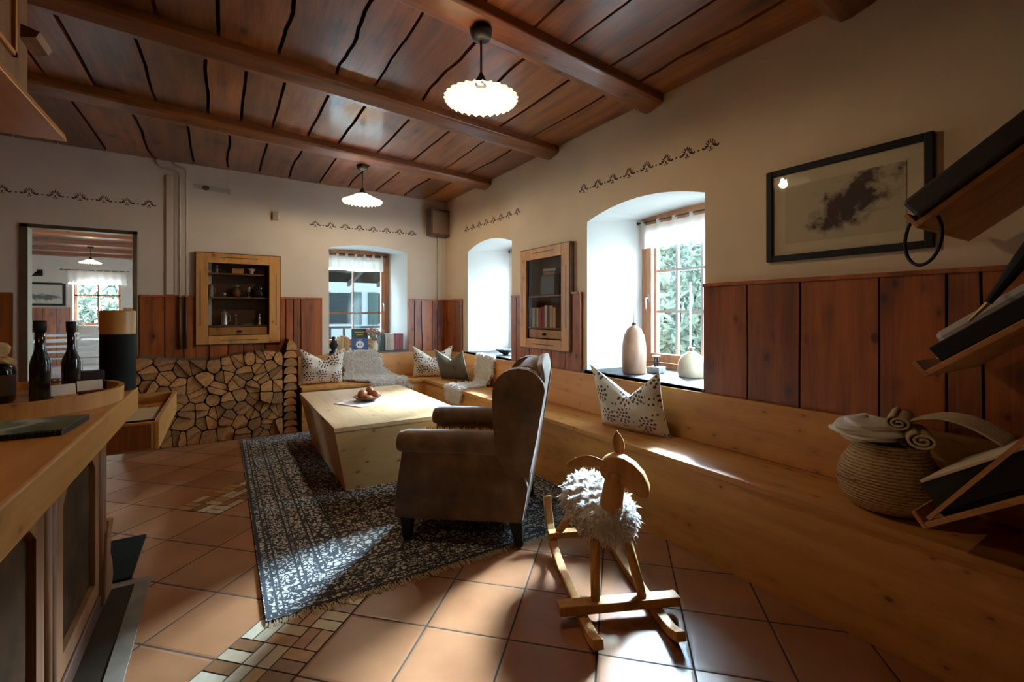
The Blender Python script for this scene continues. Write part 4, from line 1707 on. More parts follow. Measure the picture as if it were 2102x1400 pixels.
for it in range(5):
    nw = []
    for i in range(len(pts)):
        p = cell(i, pts)
        if p:
            c = centroid(p)
            k = 1.0 if it < 2 else 0.6
            nw.append([pts[i][0] * (1 - k) + c[0] * k, pts[i][1] * (1 - k) + c[1] * k])
    pts = nw


def log(poly, c, label, group, dy=0.0):
    n = len(poly)
    loc = [(x - c[0], z - c[1]) for x, z in poly]
    mb = MB()
    mb.prism(loc, 'y', -0.165, 0.16, matside=1)
    o = mb.build('firewood_log', [M['endgrain'], M['bark']], None)
    tag(o, label, 'firewood', group, loc=(c[0], YW - 0.035 - 0.17 + dy, c[1]))
    return o


ORD = ['first', 'second', 'third', 'fourth', 'fifth', 'sixth', 'seventh', 'eighth', 'ninth', 'tenth', 'eleventh', 'twelfth', 'thirteenth', 'fourteenth', 'fifteenth', 'sixteenth', 'seventeenth', 'eighteenth', 'nineteenth', 'twentieth', 'twenty-first', 'twenty-second']
NL = 8
pieces = []
for i in range(len(pts)):
    p = cell(i, pts)
    if not p or len(p) < 3:
        continue
    c = centroid(p)
    if rnd.random() < 0.62:                       # a log split in two: both halves keep one flat side
        an = rnd.uniform(0, PI)
        nx, nz = math.cos(an), math.sin(an)
        k0 = c[0] * nx + c[1] * nz
        for sg in (1, -1):
            h_ = clip(p, nx * sg, nz * sg, k0 * sg)
            if len(h_) >= 3:
                pieces.append((h_, rnd.choice((0.05, 0.08, 0.12))))
    else:
        pieces.append((p, rnd.choice((0.10, 0.16, 0.26))))
cents = [centroid(p) for p, _ in pieces]
layer = {}
for i in sorted(range(len(pieces)), key=lambda i: cents[i][0]):
    layer.setdefault(min(NL - 1, int(cents[i][1] / (LZ - 0.03) * NL)), []).append(i)
LOGLAB = {}
for l_, ids in layer.items():
    for k, i in enumerate(ids):
        LOGLAB[i] = 'split firewood log, %s from left in the %s layer up of the wood pile' % (ORD[k], ORD[l_])
for i, (p, cut) in enumerate(pieces):
    c = cents[i]
    q = []
    for x, z in p:
        l_ = math.hypot(x - c[0], z - c[1])
        k_ = max(0.5, (l_ - 0.0055) / l_)
        q.append((c[0] + (x - c[0]) * k_, c[1] + (z - c[1]) * k_))
    for _ in range(3):
        r = []
        for k in range(len(q)):
            a, b2 = q[k], q[(k + 1) % len(q)]
            r += [(a[0] * (1 - cut) + b2[0] * cut, a[1] * (1 - cut) + b2[1] * cut), (a[0] * cut + b2[0] * (1 - cut), a[1] * cut + b2[1] * (1 - cut))]
        q = r
    q = [(x, max(0.002, z)) for x, z in q]
    log(q, c, LOGLAB[i], 'firewood logs in the pile', rnd.uniform(-0.03, 0.012))
z = 0.003
k = 0
while z < 0.84:
    h = rnd.uniform(0.062, 0.092)
    wd = rnd.uniform(0.125, 0.14)
    x0 = 0.565
    q = [(x0, z), (x0 + wd, z)]
    for s in range(1, 10):
        a = PI * s / 10
        q.append((x0 + wd / 2 + wd / 2 * math.cos(a) * 1.0, z + h * math.sin(a) ** 0.8))
    log(q, (x0 + wd / 2, z + h * 0.4), 'half-round firewood log, %s from the floor in the end column beside the bench' % ORD[k], 'half-round logs at the end of the wood pile', rnd.uniform(-0.01, 0.0))
    z += h + 0.004
    k += 1
q = [(0.59, z), (0.70, z), (0.69, z + 0.05), (0.655, z + 0.10), (0.62, z + 0.115), (0.60, z + 0.07)]
log(q, (0.64, z + 0.05), 'tall pointed firewood log standing out at the top right of the wood pile', None)

# ------------------------------------------------------------------ wall cabinets


def wall_cabinet(put, a0, a1, z0, z1, label, fw=0.105):
    """put(a, d, z), d out of the wall. open display case: pine frame, dark box, shelves, drawer, glass"""
    c = Vector(put((a0 + a1) / 2, 0.0, z0))
    t = thing('display_cabinet', label, 'cabinet', c)
    P = lambda a, d, z: Vector(put(a, d, z)) - c

    def bx(mb, p, q, d0, d1, za, zb):
        vs = [P(a, d, z) for a in (p, q) for d in (d0, d1) for z in (za, zb)]
        mb.add(vs, [(0, 1, 3, 2), (4, 6, 7, 5), (0, 4, 5, 1), (2, 3, 7, 6), (0, 2, 6, 4), (1, 5, 7, 3)])
    D0, D1 = -0.165, 0.035
    # carcass
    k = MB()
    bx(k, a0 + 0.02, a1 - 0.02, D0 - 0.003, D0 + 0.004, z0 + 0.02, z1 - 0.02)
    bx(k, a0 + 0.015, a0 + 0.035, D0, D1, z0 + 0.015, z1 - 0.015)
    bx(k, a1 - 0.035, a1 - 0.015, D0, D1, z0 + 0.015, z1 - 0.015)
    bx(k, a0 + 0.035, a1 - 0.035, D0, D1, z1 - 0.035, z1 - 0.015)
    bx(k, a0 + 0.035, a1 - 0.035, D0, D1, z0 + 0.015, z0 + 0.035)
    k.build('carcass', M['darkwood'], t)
    dr = MB()
    bx(dr, a0 - 0.008, a1 + 0.008, D1 - 0.012, D1, z0 - 0.008, z1 + 0.01)
    return t, P, bx, D0, D1, c


def cab_front(t, P, bx, a0, a1, z0, z1, D1, fw, shelves, drawer):
    f = MB()
    f.pid = 1
    bx(f, a0, a0 + fw, D1, D1 + 0.022, z0, z1)
    f.pid = 2
    bx(f, a1 - fw, a1, D1, D1 + 0.022, z0, z1)
    f.pid = 3
    bx(f, a0 + fw, a1 - fw, D1, D1 + 0.022, z1 - fw * 0.95, z1)
    f.pid = 4
    bx(f, a0 + fw, a1 - fw, D1, D1 + 0.022, z0, z0 + fw * 0.85)
    fo = f.build('door_frame', M['cabw'], t, bevel=0.004)
    g = MB()
    for (p, q, za, zb) in ((a0 + 0.035, a0 + 0.043, z0 + 0.2, z1 - 0.2), (a1 - 0.043, a1 - 0.035, z0 + 0.2, z1 - 0.2),
                           (a0 + 0.22, a1 - 0.22, z1 - 0.045, z1 - 0.037), (a0 + 0.22, a1 - 0.22, z0 + 0.037, z0 + 0.045)):
        bx(g, p, q, D1 + 0.0215, D1 + 0.0235, za, zb)
    g.build('groove', M['darkwood'], fo)
    tr = MB()
    e = 0.009
    for (p, q, za, zb) in ((a0 - e, a0, z0 - e, z1 + e), (a1, a1 + e, z0 - e, z1 + e), (a0, a1, z1, z1 + e), (a0, a1, z0 - e, z0)):
        bx(tr, p, q, 0.001, D1 + 0.012, za, zb)
    tr.build('dark_edging', M['darkwood'], t)
    for (zz, short) in shelves:
        s = MB()
        bx(s, a0 + 0.037, a1 - 0.037 - short, D0 + 0.005, D1 - 0.03, zz - 0.008, zz + 0.008)
        s.build('shelf', M['oldpine'], t)
    d = MB()
    bx(d, a0 + fw + 0.006, a1 - fw - 0.02, D1 - 0.03, D1 - 0.006, drawer[0], drawer[1])
    do = d.build('drawer', M['cabw'], t, bevel=0.003)
    h = MB()
    cc = P((a0 + a1) / 2, D1 + 0.002, (drawer[0] + drawer[1]) / 2)
    h.ball(tuple(cc), (0.026, 0.026, 0.013), 12, 8)
    h.build('drawer_pull', M['iron'], do, smooth=True)
    gl = MB()
    bx(gl, a0 + fw - 0.004, a1 - fw + 0.004, D1 + 0.002, D1 + 0.005, z0 + fw * 0.8, z1 - fw * 0.9)
    gl.build('pane', M['cglass'], t)


PB2 = lambda a, d, z: (a, YW + 0.16 - d, z)
PR2 = lambda a, d, z: (XW + 0.16 - d, a, z)
# the cases sit in the wall: only frame and glass stand proud of the boards
A0, A1, CZ0, CZ1 = -0.236, 0.557, 0.972, 1.948
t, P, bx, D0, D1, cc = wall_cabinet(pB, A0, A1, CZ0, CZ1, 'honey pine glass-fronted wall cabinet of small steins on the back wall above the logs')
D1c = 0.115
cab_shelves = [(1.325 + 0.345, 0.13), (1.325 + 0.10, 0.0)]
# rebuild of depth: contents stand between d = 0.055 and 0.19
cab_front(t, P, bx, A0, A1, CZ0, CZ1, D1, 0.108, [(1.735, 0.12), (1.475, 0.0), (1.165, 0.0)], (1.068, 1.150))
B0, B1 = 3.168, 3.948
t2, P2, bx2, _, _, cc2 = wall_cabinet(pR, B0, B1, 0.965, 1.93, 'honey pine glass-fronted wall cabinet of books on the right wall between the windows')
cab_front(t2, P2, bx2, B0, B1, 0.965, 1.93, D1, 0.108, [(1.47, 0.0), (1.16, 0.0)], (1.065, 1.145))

silver = plain('pewter', (0.62, 0.60, 0.56), 0.28, 0.85)
stone = plain('grey_stoneware', (0.30, 0.30, 0.30), 0.35)
brownst = plain('brown_stoneware', (0.16, 0.075, 0.035), 0.35)


def stein(name, label, cat, x, z, h, r, kind, mat, lid=True, group=None):
    t = thing(name, label, cat, (x, YW + 0.07, z), group=group)
    b_ = MB()
    if kind == 'mug':
        b_.lathe([(r * 0.95, 0), (r, h * 0.05), (r * 0.9, h * 0.12), (r * 0.88, h * 0.7), (r * 0.95, h * 0.75)], n=20)
    elif kind == 'belly':
        b_.lathe([(r * 0.6, 0), (r * 0.75, h * 0.08), (r, h * 0.32), (r * 0.85, h * 0.52), (r * 0.45, h * 0.66), (r * 0.5, h * 0.78)], n=20)
    elif kind == 'goblet':
        b_.lathe([(r * 0.8, 0), (r * 0.7, h * 0.05), (r * 0.15, h * 0.12), (r * 0.15, h * 0.42), (r * 0.75, h * 0.6), (r * 0.85, h * 0.85), (r * 0.8, h)], n=20)
    elif kind == 'figure':
        b_.lathe([(r * 0.9, 0), (r * 0.8, h * 0.1), (r * 0.45, h * 0.25), (r * 0.7, h * 0.5), (r * 0.4, h * 0.68), (r * 0.25, h * 0.75)], n=16)
    b_.build('body', mat, t, smooth=True)
    if lid:
        l_ = MB()
        if kind == 'figure':
            l_.ball((0, 0, h * 0.87), (r * 0.5, r * 0.5, h * 0.13), 14, 9)
            l_.build('head', silver, t, smooth=True)
        else:
            l_.lathe([(r * 0.9, h * 0.76), (r * 0.8, h * 0.84), (r * 0.3, h * 0.92), (r * 0.16, h)], n=16)
            l_.build('lid', silver, t, smooth=True)
            hnd = MB()
            hnd.tube([(r * 0.8, 0, h * 0.66), (r * 1.5, 0, h * 0.6), (r * 1.55, 0, h * 0.35), (r * 0.85, 0, h * 0.18)], r * 0.13, 8)
            hnd.build('handle', mat, t, smooth=True)
    return t


S1, S2, S3 = 1.7435, 1.4835, 1.1735
stein('small_figurine', 'small pale figurine at the left of the top shelf in the back wall cabinet', 'figurine', -0.05, S1, 0.09, 0.022, 'figure', stone)
bxm = MB()
bxm.box(-0.055, 0.055, -0.02, 0.02, 0, 0.065)
tag(bxm.build('wooden_box', M['cabw'], bevel=0.003), 'small light wooden box in the middle of the top shelf in the back wall cabinet', 'box', loc=(0.145, YW + 0.075, S1))
ft = MB()
ft.lathe([(0.018, 0), (0.02, 0.03), (0.016, 0.032), (0.04, 0.05), (0.045, 0.065), (0.02, 0.072)], n=18)
tag(ft.build('mushroom_pot', M['cream'], smooth=True), 'small cream pot with wide lid, right end of the top back wall cabinet shelf', 'pot', loc=(0.28, YW + 0.075, S1))
stein('lidded_stein', 'tall pewter-lidded stein at the far left of the middle cabinet shelf', 'stein', -0.105, S2, 0.15, 0.026, 'mug', stone)
bl = MB()
bl.ball((0, 0, 0.03), (0.03, 0.03, 0.03), 16, 10)
tag(bl.build('silver_ball', silver, smooth=True), 'small round silver vessel second from left on the middle cabinet shelf', 'vessel', loc=(0.015, YW + 0.075, S2))
stein('lidded_jug', 'bellied dark jug with a pewter lid in the middle of the middle cabinet shelf', 'jug', 0.135, S2, 0.155, 0.045, 'belly', brownst)
stein('small_goblet', 'slender goblet right of the centre on the middle cabinet shelf', 'goblet', 0.255, S2, 0.12, 0.028, 'goblet', silver, lid=False)
gz = MB()
gz.lathe([(0.05, 0.0), (0.058, 0.02), (0.058, 0.11), (0.045, 0.13), (0.04, 0.14)], n=24)
tag(gz.build('glass_jar', plain('dark_glass', (0.02, 0.02, 0.02), 0.08, spec=0.8), smooth=True), 'dark glass jar at the right end of the middle cabinet shelf', 'jar', loc=(0.36, YW + 0.07, S2))
stein('pewter_tankard', 'tall pewter tankard with a handle on the bottom cabinet shelf', 'tankard', 0.02, S3, 0.17, 0.036, 'mug', silver)
stein('small_figurine', 'short figurine with a round silver head on the bottom cabinet shelf', 'figurine', 0.125, S3, 0.12, 0.026, 'figure', brownst)
ring = MB()
ring.lathe([(0.03, 0), (0.055, 0.004), (0.06, 0.012), (0.052, 0.010), (0.03, 0.005)], n=24)
tag(ring.build('small_dish', stone, smooth=True), 'flat grey dish on the bottom cabinet shelf between the two figurines', 'dish', loc=(0.235, YW + 0.075, S3))
stein('small_figurine', 'slim silver figurine at the right end of the bottom cabinet shelf', 'figurine', 0.36, S3, 0.13, 0.026, 'figure', silver)

# ------------------------------------------------------------------ books
BOOKM = {}


def bookm(c):
    if c not in BOOKM:
        BOOKM[c] = plain('book_cover', c, 0.6, noise=0.1)
    return BOOKM[c]


def book(label, group, c, W, Hh, Dp, loc, rz, cat='book', lean=0.0):
    """upright book: local x thickness, y depth (spine at -y), z up"""
    t = thing('book', label, cat, loc, group=group)
    t.rotation_euler = (0, lean, rz)
    k = MB()
    e = 0.0025
    k.box(0, e, 0, Dp, 0, Hh)
    k.box(W - e, W, 0, Dp, 0, Hh)
    k.box(0, W, -0.003, 0, 0, Hh)
    k.build('cover', bookm(c), t, bevel=0.001)
    k = MB()
    k.box(e, W - e, 0.001, Dp - 0.004, 0.003, Hh - 0.003)
    k.build('page_block', M['paper'], t)
    return t


# lower shelf of the right wall cabinet, from far (y large) to near
rnd = random.Random(4)
y = 3.80
cols = [((0.13, 0.06, 0.03), 0.028, 'dark brown book first from the far end'), ((0.58, 0.47, 0.30), 0.034, 'cream book second from the far end'), ((0.13, 0.10, 0.06), 0.018, 'thin dark olive book left of the greyish one'),
        ((0.55, 0.47, 0.36), 0.026, 'pale grey book left of the red ones'), ((0.30, 0.025, 0.02), 0.038, 'left one of two thick red books'), ((0.32, 0.03, 0.02), 0.036, 'right one of two thick red books'),
        ((0.62, 0.54, 0.40), 0.034, 'cream book right of the red ones'), ((0.10, 0.05, 0.03), 0.022, 'dark brown book left of the orange one'), ((0.55, 0.33, 0.15), 0.040, 'orange tan book nearest the drawer pull side'), ((0.58, 0.38, 0.20), 0.034, 'light tan book at the near end')]
y = 3.845
for c, wd, lb in cols:
    hh = rnd.uniform(0.185, 0.215)
    # spine faces the room (-x), thickness runs towards -y
    book(lb + ', lower shelf of the right wall cabinet', 'books in the right wall cabinet', c, wd * 1.25, hh, 0.115, (XW + 0.0, y, 1.1685), math.radians(-90))
    y -= wd * 1.25 + 0.0035
# upper shelf
y = 3.36
for c, wd, lb in (((0.15, 0.13, 0.10), 0.03, 'grey brown book behind the'), ((0.62, 0.56, 0.44), 0.03, 'cream narrow book beside the'), ((0.07, 0.05, 0.04), 0.03, 'near black book beside the')):
    book(lb + ' dark tin on the upper shelf in the right wall cabinet', 'books in the right wall cabinet', c, wd, 0.22, 0.11, (XW + 0.01, y, 1.4785), math.radians(-90))
    y -= 0.036
tin = MB()
tin.box(-0.06, 0.06, -0.115, 0.115, 0, 0.195)
tag(tin.build('dark_tin', plain('dark_green_tin', (0.035, 0.04, 0.033), 0.4), bevel=0.01), 'large dark tin box on the upper shelf in the right wall cabinet', 'box', loc=(XW + 0.07, 3.57, 1.4785))
for k, (lb, dz, c) in enumerate((('brown book lying flat on top of the dark tin in the right wall cabinet', 0.0, (0.20, 0.11, 0.06)), ('grey book lying flat uppermost above the dark tin in the right wall cabinet', 0.032, (0.3, 0.27, 0.24)))):
    bb = MB()
    bb.box(-0.05, 0.05, -0.085, 0.085, 0, 0.028)
    tag(bb.build('book', bookm(c), bevel=0.002), lb, 'book', loc=(XW + 0.07, 3.56, 1.4785 + 0.196 + dz), rz=0.05 + 0.1 * k)

# ------------------------------------------------------------------ back window sill
SILL = 0.8225


def at_back(u_x, d):
    return (u_x, YW + d, SILL)


x = 1.225
for k, (c, hh) in enumerate((((0.45, 0.27, 0.12), 0.16), ((0.50, 0.31, 0.14), 0.175), ((0.36, 0.20, 0.08), 0.165), ((0.42, 0.26, 0.12), 0.15))):
    book('%s tan book from the left in the short row on the back sill' % ORD[k], 'tan books on the back window sill', c, 0.028, hh + 0.03, 0.12, (x, YW + 0.05, SILL), 0)
    x += 0.031
x = 1.80
for k, c in enumerate(((0.46, 0.43, 0.36), (0.52, 0.49, 0.42), (0.66, 0.62, 0.54), (0.70, 0.67, 0.60))):
    book('%s cream book from the left in the long row on the back sill' % ORD[k], 'cream books on the back window sill', c, 0.026, 0.215 + 0.005 * (k % 2), 0.13, (x, YW + 0.04, SILL), 0)
    x += 0.0285
for k in range(5):
    book('%s maroon book from the left in the long row on the back sill' % ORD[k], 'maroon books on the back window sill', (0.23, 0.045, 0.055), 0.022, 0.215, 0.13, (x, YW + 0.04, SILL), 0)
    sb = MB()
    x += 0.0255
bk1 = book('black folder standing left of the cream books on the back sill', None, (0.02, 0.025, 0.02), 0.045, 0.235, 0.14, (1.738, YW + 0.04, SILL), 0)

# blue book with a round white emblem, facing the room
bt = thing('blue_book', 'blue book with a round white emblem facing the room on the back sill', 'book', (1.475, YW + 0.03, SILL), 0.0)
bt.rotation_euler = (math.radians(-10), 0, 0)
k = MB()
k.box(-0.10, 0.10, 0, 0.02, 0, 0.165)
k.build('cover', bookm((0.02, 0.05, 0.16)), bt, bevel=0.002)
k = MB()
n = 28
k.prism([(0.048 * math.cos(2 * PI * i / n) , 0.088 + 0.048 * math.sin(2 * PI * i / n)) for i in range(n)], 'y', -0.0012, 0.0)
em = k.build('round_emblem', M['white'], bt)
k = MB()
for (px, w_) in ((-0.020, 0.010), (0.0, 0.006), (0.018, 0.009)):
    k.box(px - w_ / 2, px + w_ / 2, -0.0022, -0.0012, 0.072, 0.104)
k.box(-0.026, -0.012, -0.0022, -0.0012, 0.088, 0.092)
k.box(0.010, 0.026, -0.0022, -0.0012, 0.098, 0.103)
k.build('emblem_mark', bookm((0.03, 0.06, 0.18)), em)
k = MB()
k.box(-0.05, 0.05, -0.0012, 0.0, 0.018, 0.024)
k.box(-0.035, 0.035, -0.0012, 0.0, 0.147, 0.152)
k.build('small_print_line', M['white'], bt)
bt = thing('dark_book', 'dark book with gold lettering bars standing behind the blue book on the back sill', 'book', (1.49, YW + 0.075, SILL), 0.0)
bt.rotation_euler = (math.radians(-8), 0, 0)
k = MB()
k.box(-0.10, 0.10, 0, 0.02, 0, 0.29)
k.build('cover', bookm((0.025, 0.035, 0.03)), bt, bevel=0.002)
k = MB()
k.box(-0.06, 0.06, -0.001, 0, 0.235, 0.25)
k.box(-0.04, 0.04, -0.001, 0, 0.205, 0.215)
k.build('gold_title_bar', M['brass'], bt)

# lantern-like figurine at the left end
fg = thing('black_figurine', 'black ornamental bird figurine at the left end of the back sill', 'figurine', (1.155, YW + 0.03, SILL))
k = MB()
k.lathe([(0.045, 0), (0.05, 0.01), (0.02, 0.03), (0.045, 0.07), (0.05, 0.10), (0.025, 0.14), (0.015, 0.16)], n=18)
k.build('body', M['black'], fg, smooth=True)
k = MB()
k.ball((0.0, 0, 0.178), (0.025, 0.02, 0.022), 12, 8)
k.tube([(-0.015, 0, 0.18), (-0.045, 0, 0.172)], [0.008, 0.002], 8)
k.build('head', M['black'], fg, smooth=True)
k = MB()
k.tube([(0.03 * math.cos(a) + 0.045, 0, 0.125 + 0.045 * math.sin(a)) for a in [i * 2 * PI / 14 for i in range(15)]], 0.005, 6)
k.build('loop_handle', silver, fg, smooth=True)


def flower_vase(name, label, loc, prof, mat, nst, h, spread, fm, seed, r=0.012):
    t = thing(name, label, 'vase', loc)
    k = MB()
    k.lathe(prof, n=24)
    k.build('vase_body', mat, t, smooth=True)
    rnd = random.Random(seed)
    z0 = prof[-1][1] - 0.03
    sm, fl_ = MB(), MB()
    for i in range(nst):
        a, q = rnd.uniform(0, 2 * PI), spread * rnd.random() ** 0.6
        tip = (q * math.cos(a), q * math.sin(a), z0 + h * rnd.uniform(0.6, 1.0))
        sm.tube([(0, 0, z0), (tip[0] * 0.4, tip[1] * 0.4, (z0 + tip[2]) / 2), tip], 0.0015, 4)
        fl_.ball(tip, r * rnd.uniform(0.7, 1.3), 6, 5)
        for _ in range(4):
            p = tuple(tip[j] + rnd.uniform(-0.02, 0.02) for j in range(3))
            fl_.ball(p, r * 0.45, 5, 4)
    sm.build('stems', plain('dry_stem', (0.24, 0.20, 0.08), 0.9), t)
    fl_.build('dried_flowers', fm, t)
    return t


flower_vase('flower_vase', 'cream vase with a bunch of dried pink and yellow flowers on the back sill', (1.655, YW + 0.05, SILL),
            [(0.048, 0), (0.052, 0.02), (0.052, 0.08), (0.04, 0.10), (0.036, 0.12), (0.04, 0.128)], M['cream'], 46, 0.19, 0.12,
            plain('dried_flower', (0.44, 0.27, 0.17), 0.9, noise=0.5, nscale=30), 3)

# ------------------------------------------------------------------ large right window sill
clay = plain('salt_glazed_clay', (0.40, 0.22, 0.14), 0.35, noise=0.35, nscale=9)
bvs = thing('tall_bottle_vase', 'tall brown clay bottle vase with a tiny neck on the large window sill', 'vase', (2.80, 2.62, SILL))
k = MB()
k.lathe([(0.085, 0), (0.092, 0.01), (0.095, 0.14), (0.093, 0.22), (0.082, 0.30), (0.055, 0.355), (0.022, 0.38), (0.016, 0.385)], n=36)
k.build('body', clay, bvs, smooth=True)
k = MB()
k.lathe([(0.015, 0.384), (0.017, 0.39), (0.015, 0.402), (0.017, 0.406), (0.010, 0.407)], n=18)
k.build('neck', M['iron'], bvs, smooth=True)
k = MB()
k.tube([(0, 0, 0.40), (0, 0, 0.54)], [0.005, 0.003], 8)
k.build('white_stick', M['white'], bvs, smooth=True)
bvs = thing('bell_vase', 'beige bell-shaped clay vase near the glass on the large window sill', 'vase', (3.02, 2.245, SILL))
k = MB()
k.lathe([(0.095, 0), (0.10, 0.008), (0.103, 0.05), (0.097, 0.11), (0.075, 0.155), (0.035, 0.185), (0.02, 0.195)], n=36)
k.build('body', plain('beige_clay', (0.42, 0.32, 0.21), 0.5, noise=0.2, nscale=10), bvs, smooth=True)
k = MB()
k.lathe([(0.02, 0.192), (0.016, 0.205), (0.024, 0.215), (0.024, 0.222), (0.015, 0.224)], n=18)
k.build('neck', plain('brown_lip', (0.22, 0.15, 0.09), 0.5), bvs, smooth=True)
ch = thing('candle_holder', 'small dark candle holder on a grey stone block on the large window sill', 'candle holder', (2.98, 2.55, SILL), 0.2)
k = MB()
k.box(-0.055, 0.055, -0.055, 0.055, 0, 0.05)
k.build('stone_base', plain('grey_marble', (0.20, 0.22, 0.22), 0.3, noise=0.5, nscale=25), ch, bevel=0.004)
for dx in (-0.02, 0.02):
    k = MB()
    k.tube([(dx, 0, 0.05), (dx, 0, 0.13)], 0.008, 10)
    k.build('post', M['black'], ch, smooth=True)
k = MB()
k.box(-0.035, 0.035, -0.02, 0.02, 0.13, 0.142)
k.build('top_plate', silver, ch, bevel=0.002)

# second right-wall window sill
k = MB()
k.lathe([(0.03, 0), (0.04, 0.008), (0.085, 0.035), (0.12, 0.06), (0.115, 0.064), (0.08, 0.042), (0.03, 0.016)], n=28)
tag(k.build('dark_bowl', M['iron'], smooth=True), 'dark shallow bowl on the sill of the second right-wall window', 'bowl', loc=(2.80, 4.60, SILL))
flower_vase('flower_pot', 'white pot with pale flowers by the glass of the second right-wall window', (3.10, 4.52, SILL),
            [(0.04, 0), (0.055, 0.01), (0.065, 0.09), (0.067, 0.10)], M['white'], 26, 0.20, 0.10, plain('pale_petals', (0.75, 0.66, 0.60), 0.8), 5, 0.014)

# ------------------------------------------------------------------ picture on the right wall
pc = thing('framed_print', 'black framed sepia mountain print with a wide cream mount on the right wall', 'picture', (XW - 0.002, (0.722 + 1.447) / 2, 1.588), math.radians(-90))
PW, PH = 0.725, 0.505
mb = MB()
fw = 0.033


def frame_ring(mb, W, H, w_, y0, y1):
    mb.box(-W / 2, -W / 2 + w_, y0, y1, 0, H)
    mb.box(W / 2 - w_, W / 2, y0, y1, 0, H)
    mb.box(-W / 2 + w_, W / 2 - w_, y0, y1, 0, w_)
    mb.box(-W / 2 + w_, W / 2 - w_, y0, y1, H - w_, H)


frame_ring(mb, PW, PH, fw, -0.028, 0)
mb.build('frame', M['black'], pc, bevel=0.004)
mb = MB()
mb.box(-PW / 2 + 0.02, PW / 2 - 0.02, -0.010, -0.002, 0.02, PH - 0.02)
mb.build('mount', plain('cream_mount', (0.80, 0.66, 0.45), 0.8, noise=0.04), pc)
mb = MB()
mb.box(-0.265, 0.265, -0.0125, -0.0102, 0.095, 0.405)
mb.build('print', mat_print('sepia_print', (0.66, 0.54, 0.37), (0.085, 0.055, 0.045), 0.05, 0.27, 0.21, 0.15, 2.4), pc)
mb = MB()
mb.box(-PW / 2 + 0.03, PW / 2 - 0.03, -0.020, -0.018, 0.03, PH - 0.03)
mb.build('pane', M['glass'], pc)

# ------------------------------------------------------------------ speaker, pipes and small things on the back wall
sk = thing('wall_speaker', 'square brown wooden loudspeaker high in the room corner', 'speaker', (2.47, YW - 0.004, 2.345), math.radians(8))
mb = MB()
mb.box(-0.155, 0.155, -0.15, -0.035, 0, 0.36)
mb.build('cabinet', M['darkwood'], sk, bevel=0.004)
mb = MB()
mb.box(-0.125, 0.125, -0.156, -0.15, 0.03, 0.33)
mb.build('grille', plain('brown_grille_cloth', (0.22, 0.12, 0.06), 0.9, nscale=60, bmp=0.3), sk)
mb = MB()
mb.box(-0.03, 0.03, -0.036, 0.0, 0.12, 0.24)
mb.build('wall_bracket', M['iron'], sk)
cb = MB()
cb.tube([(2.50, YW - 0.008, 2.35), (2.502, YW - 0.008, 1.495)], 0.006, 6)
tag(cb.build('speaker_cable', plain('grey_cable', (0.50, 0.46, 0.40), 0.6), smooth=True), 'pale cable running down the back wall from the corner loudspeaker', 'cable')
cb = MB()
cb.box(2.545, 2.57, YW - 0.012, YW - 0.001, 1.495, 2.82)
tag(cb.build('cable_duct', M['white'], bevel=0.002), 'flat white cable duct beside the room corner above the boards', 'cable duct')


def pipe(label, x, pts, r=0.011, lower=True):
    t = thing('heating_pipe', label, 'pipe', (x, YW - 0.03, 0.93))
    mb = MB()
    mb.tube([(px - x, py, pz - 0.93) for px, py, pz in pts], r, 10)
    mb.build('painted_pipe', plain('cream_pipe_paint', (0.60, 0.55, 0.45), 0.5), t, smooth=True)
    if lower:
        mb = MB()
        mb.tube([(0, -0.02, 0.0), (0, -0.02, 0.545)], r * 1.1, 10)
        mb.build('brown_lower_pipe', plain('brown_pipe_paint', (0.10, 0.045, 0.02), 0.5), t, smooth=True)
    return t


pipe('left one of the two cream pipes rising to a bend under the ceiling', -0.372, [(-0.575, 0.01, 2.87), (-0.565, 0.0, 2.845), (-0.53, 0.0, 2.80), (-0.41, -0.005, 2.785), (-0.38, -0.012, 2.765), (-0.372, -0.02, 2.73), (-0.372, -0.02, 1.475)])
pipe('right one of the two cream pipes with a short bend under the ceiling', -0.318, [(-0.43, 0.01, 2.87), (-0.42, 0.0, 2.845), (-0.38, 0.0, 2.83), (-0.335, -0.01, 2.815), (-0.318, -0.02, 2.78), (-0.318, -0.02, 1.475)])
mb = MB()
mb.box(-0.035, 0.035, -0.02, 0.0, 0, 1.24)
tag(mb.build('pipe_duct', M['plaster_back'], bevel=0.01), 'narrow plastered duct left of the two cream pipes', 'duct', loc=(-0.46, YW - 0.001, 1.495))
br = thing('wall_bracket', 'pale metal double bracket with a dark clamp beside the pipes', 'bracket', (-0.26, YW - 0.001, 2.63))
mb = MB()
mb.tube([(0.0, -0.02, 0.035), (0.33, -0.02, 0.02)], 0.006, 8)
mb.tube([(0.0, -0.02, 0.0), (0.33, -0.02, -0.02)], 0.006, 8)
mb.box(0.32, 0.34, -0.03, 0.0, -0.03, 0.03)
mb.build('rails', plain('pale_metal', (0.55, 0.50, 0.42), 0.5), br, smooth=False)
mb = MB()
mb.ball((0.11, -0.022, 0.012), (0.035, 0.014, 0.028), 10, 7)
mb.build('clamp', plain('dark_clamp', (0.10, 0.06, 0.04), 0.5), br, smooth=True)
sw = thing('thermostat', 'small beige thermostat box on the back wall above the cabinet', 'thermostat', (0.515, YW - 0.001, 2.37))
mb = MB()
mb.box(-0.03, 0.03, -0.03, 0, 0, 0.095)
mb.build('housing', plain('beige_plastic', (0.42, 0.33, 0.22), 0.5), sw, bevel=0.004)
mb = MB()
mb.box(0.022, 0.034, -0.034, -0.004, 0.01, 0.085)
mb.build('side_cover', M['white'], sw, bevel=0.002)

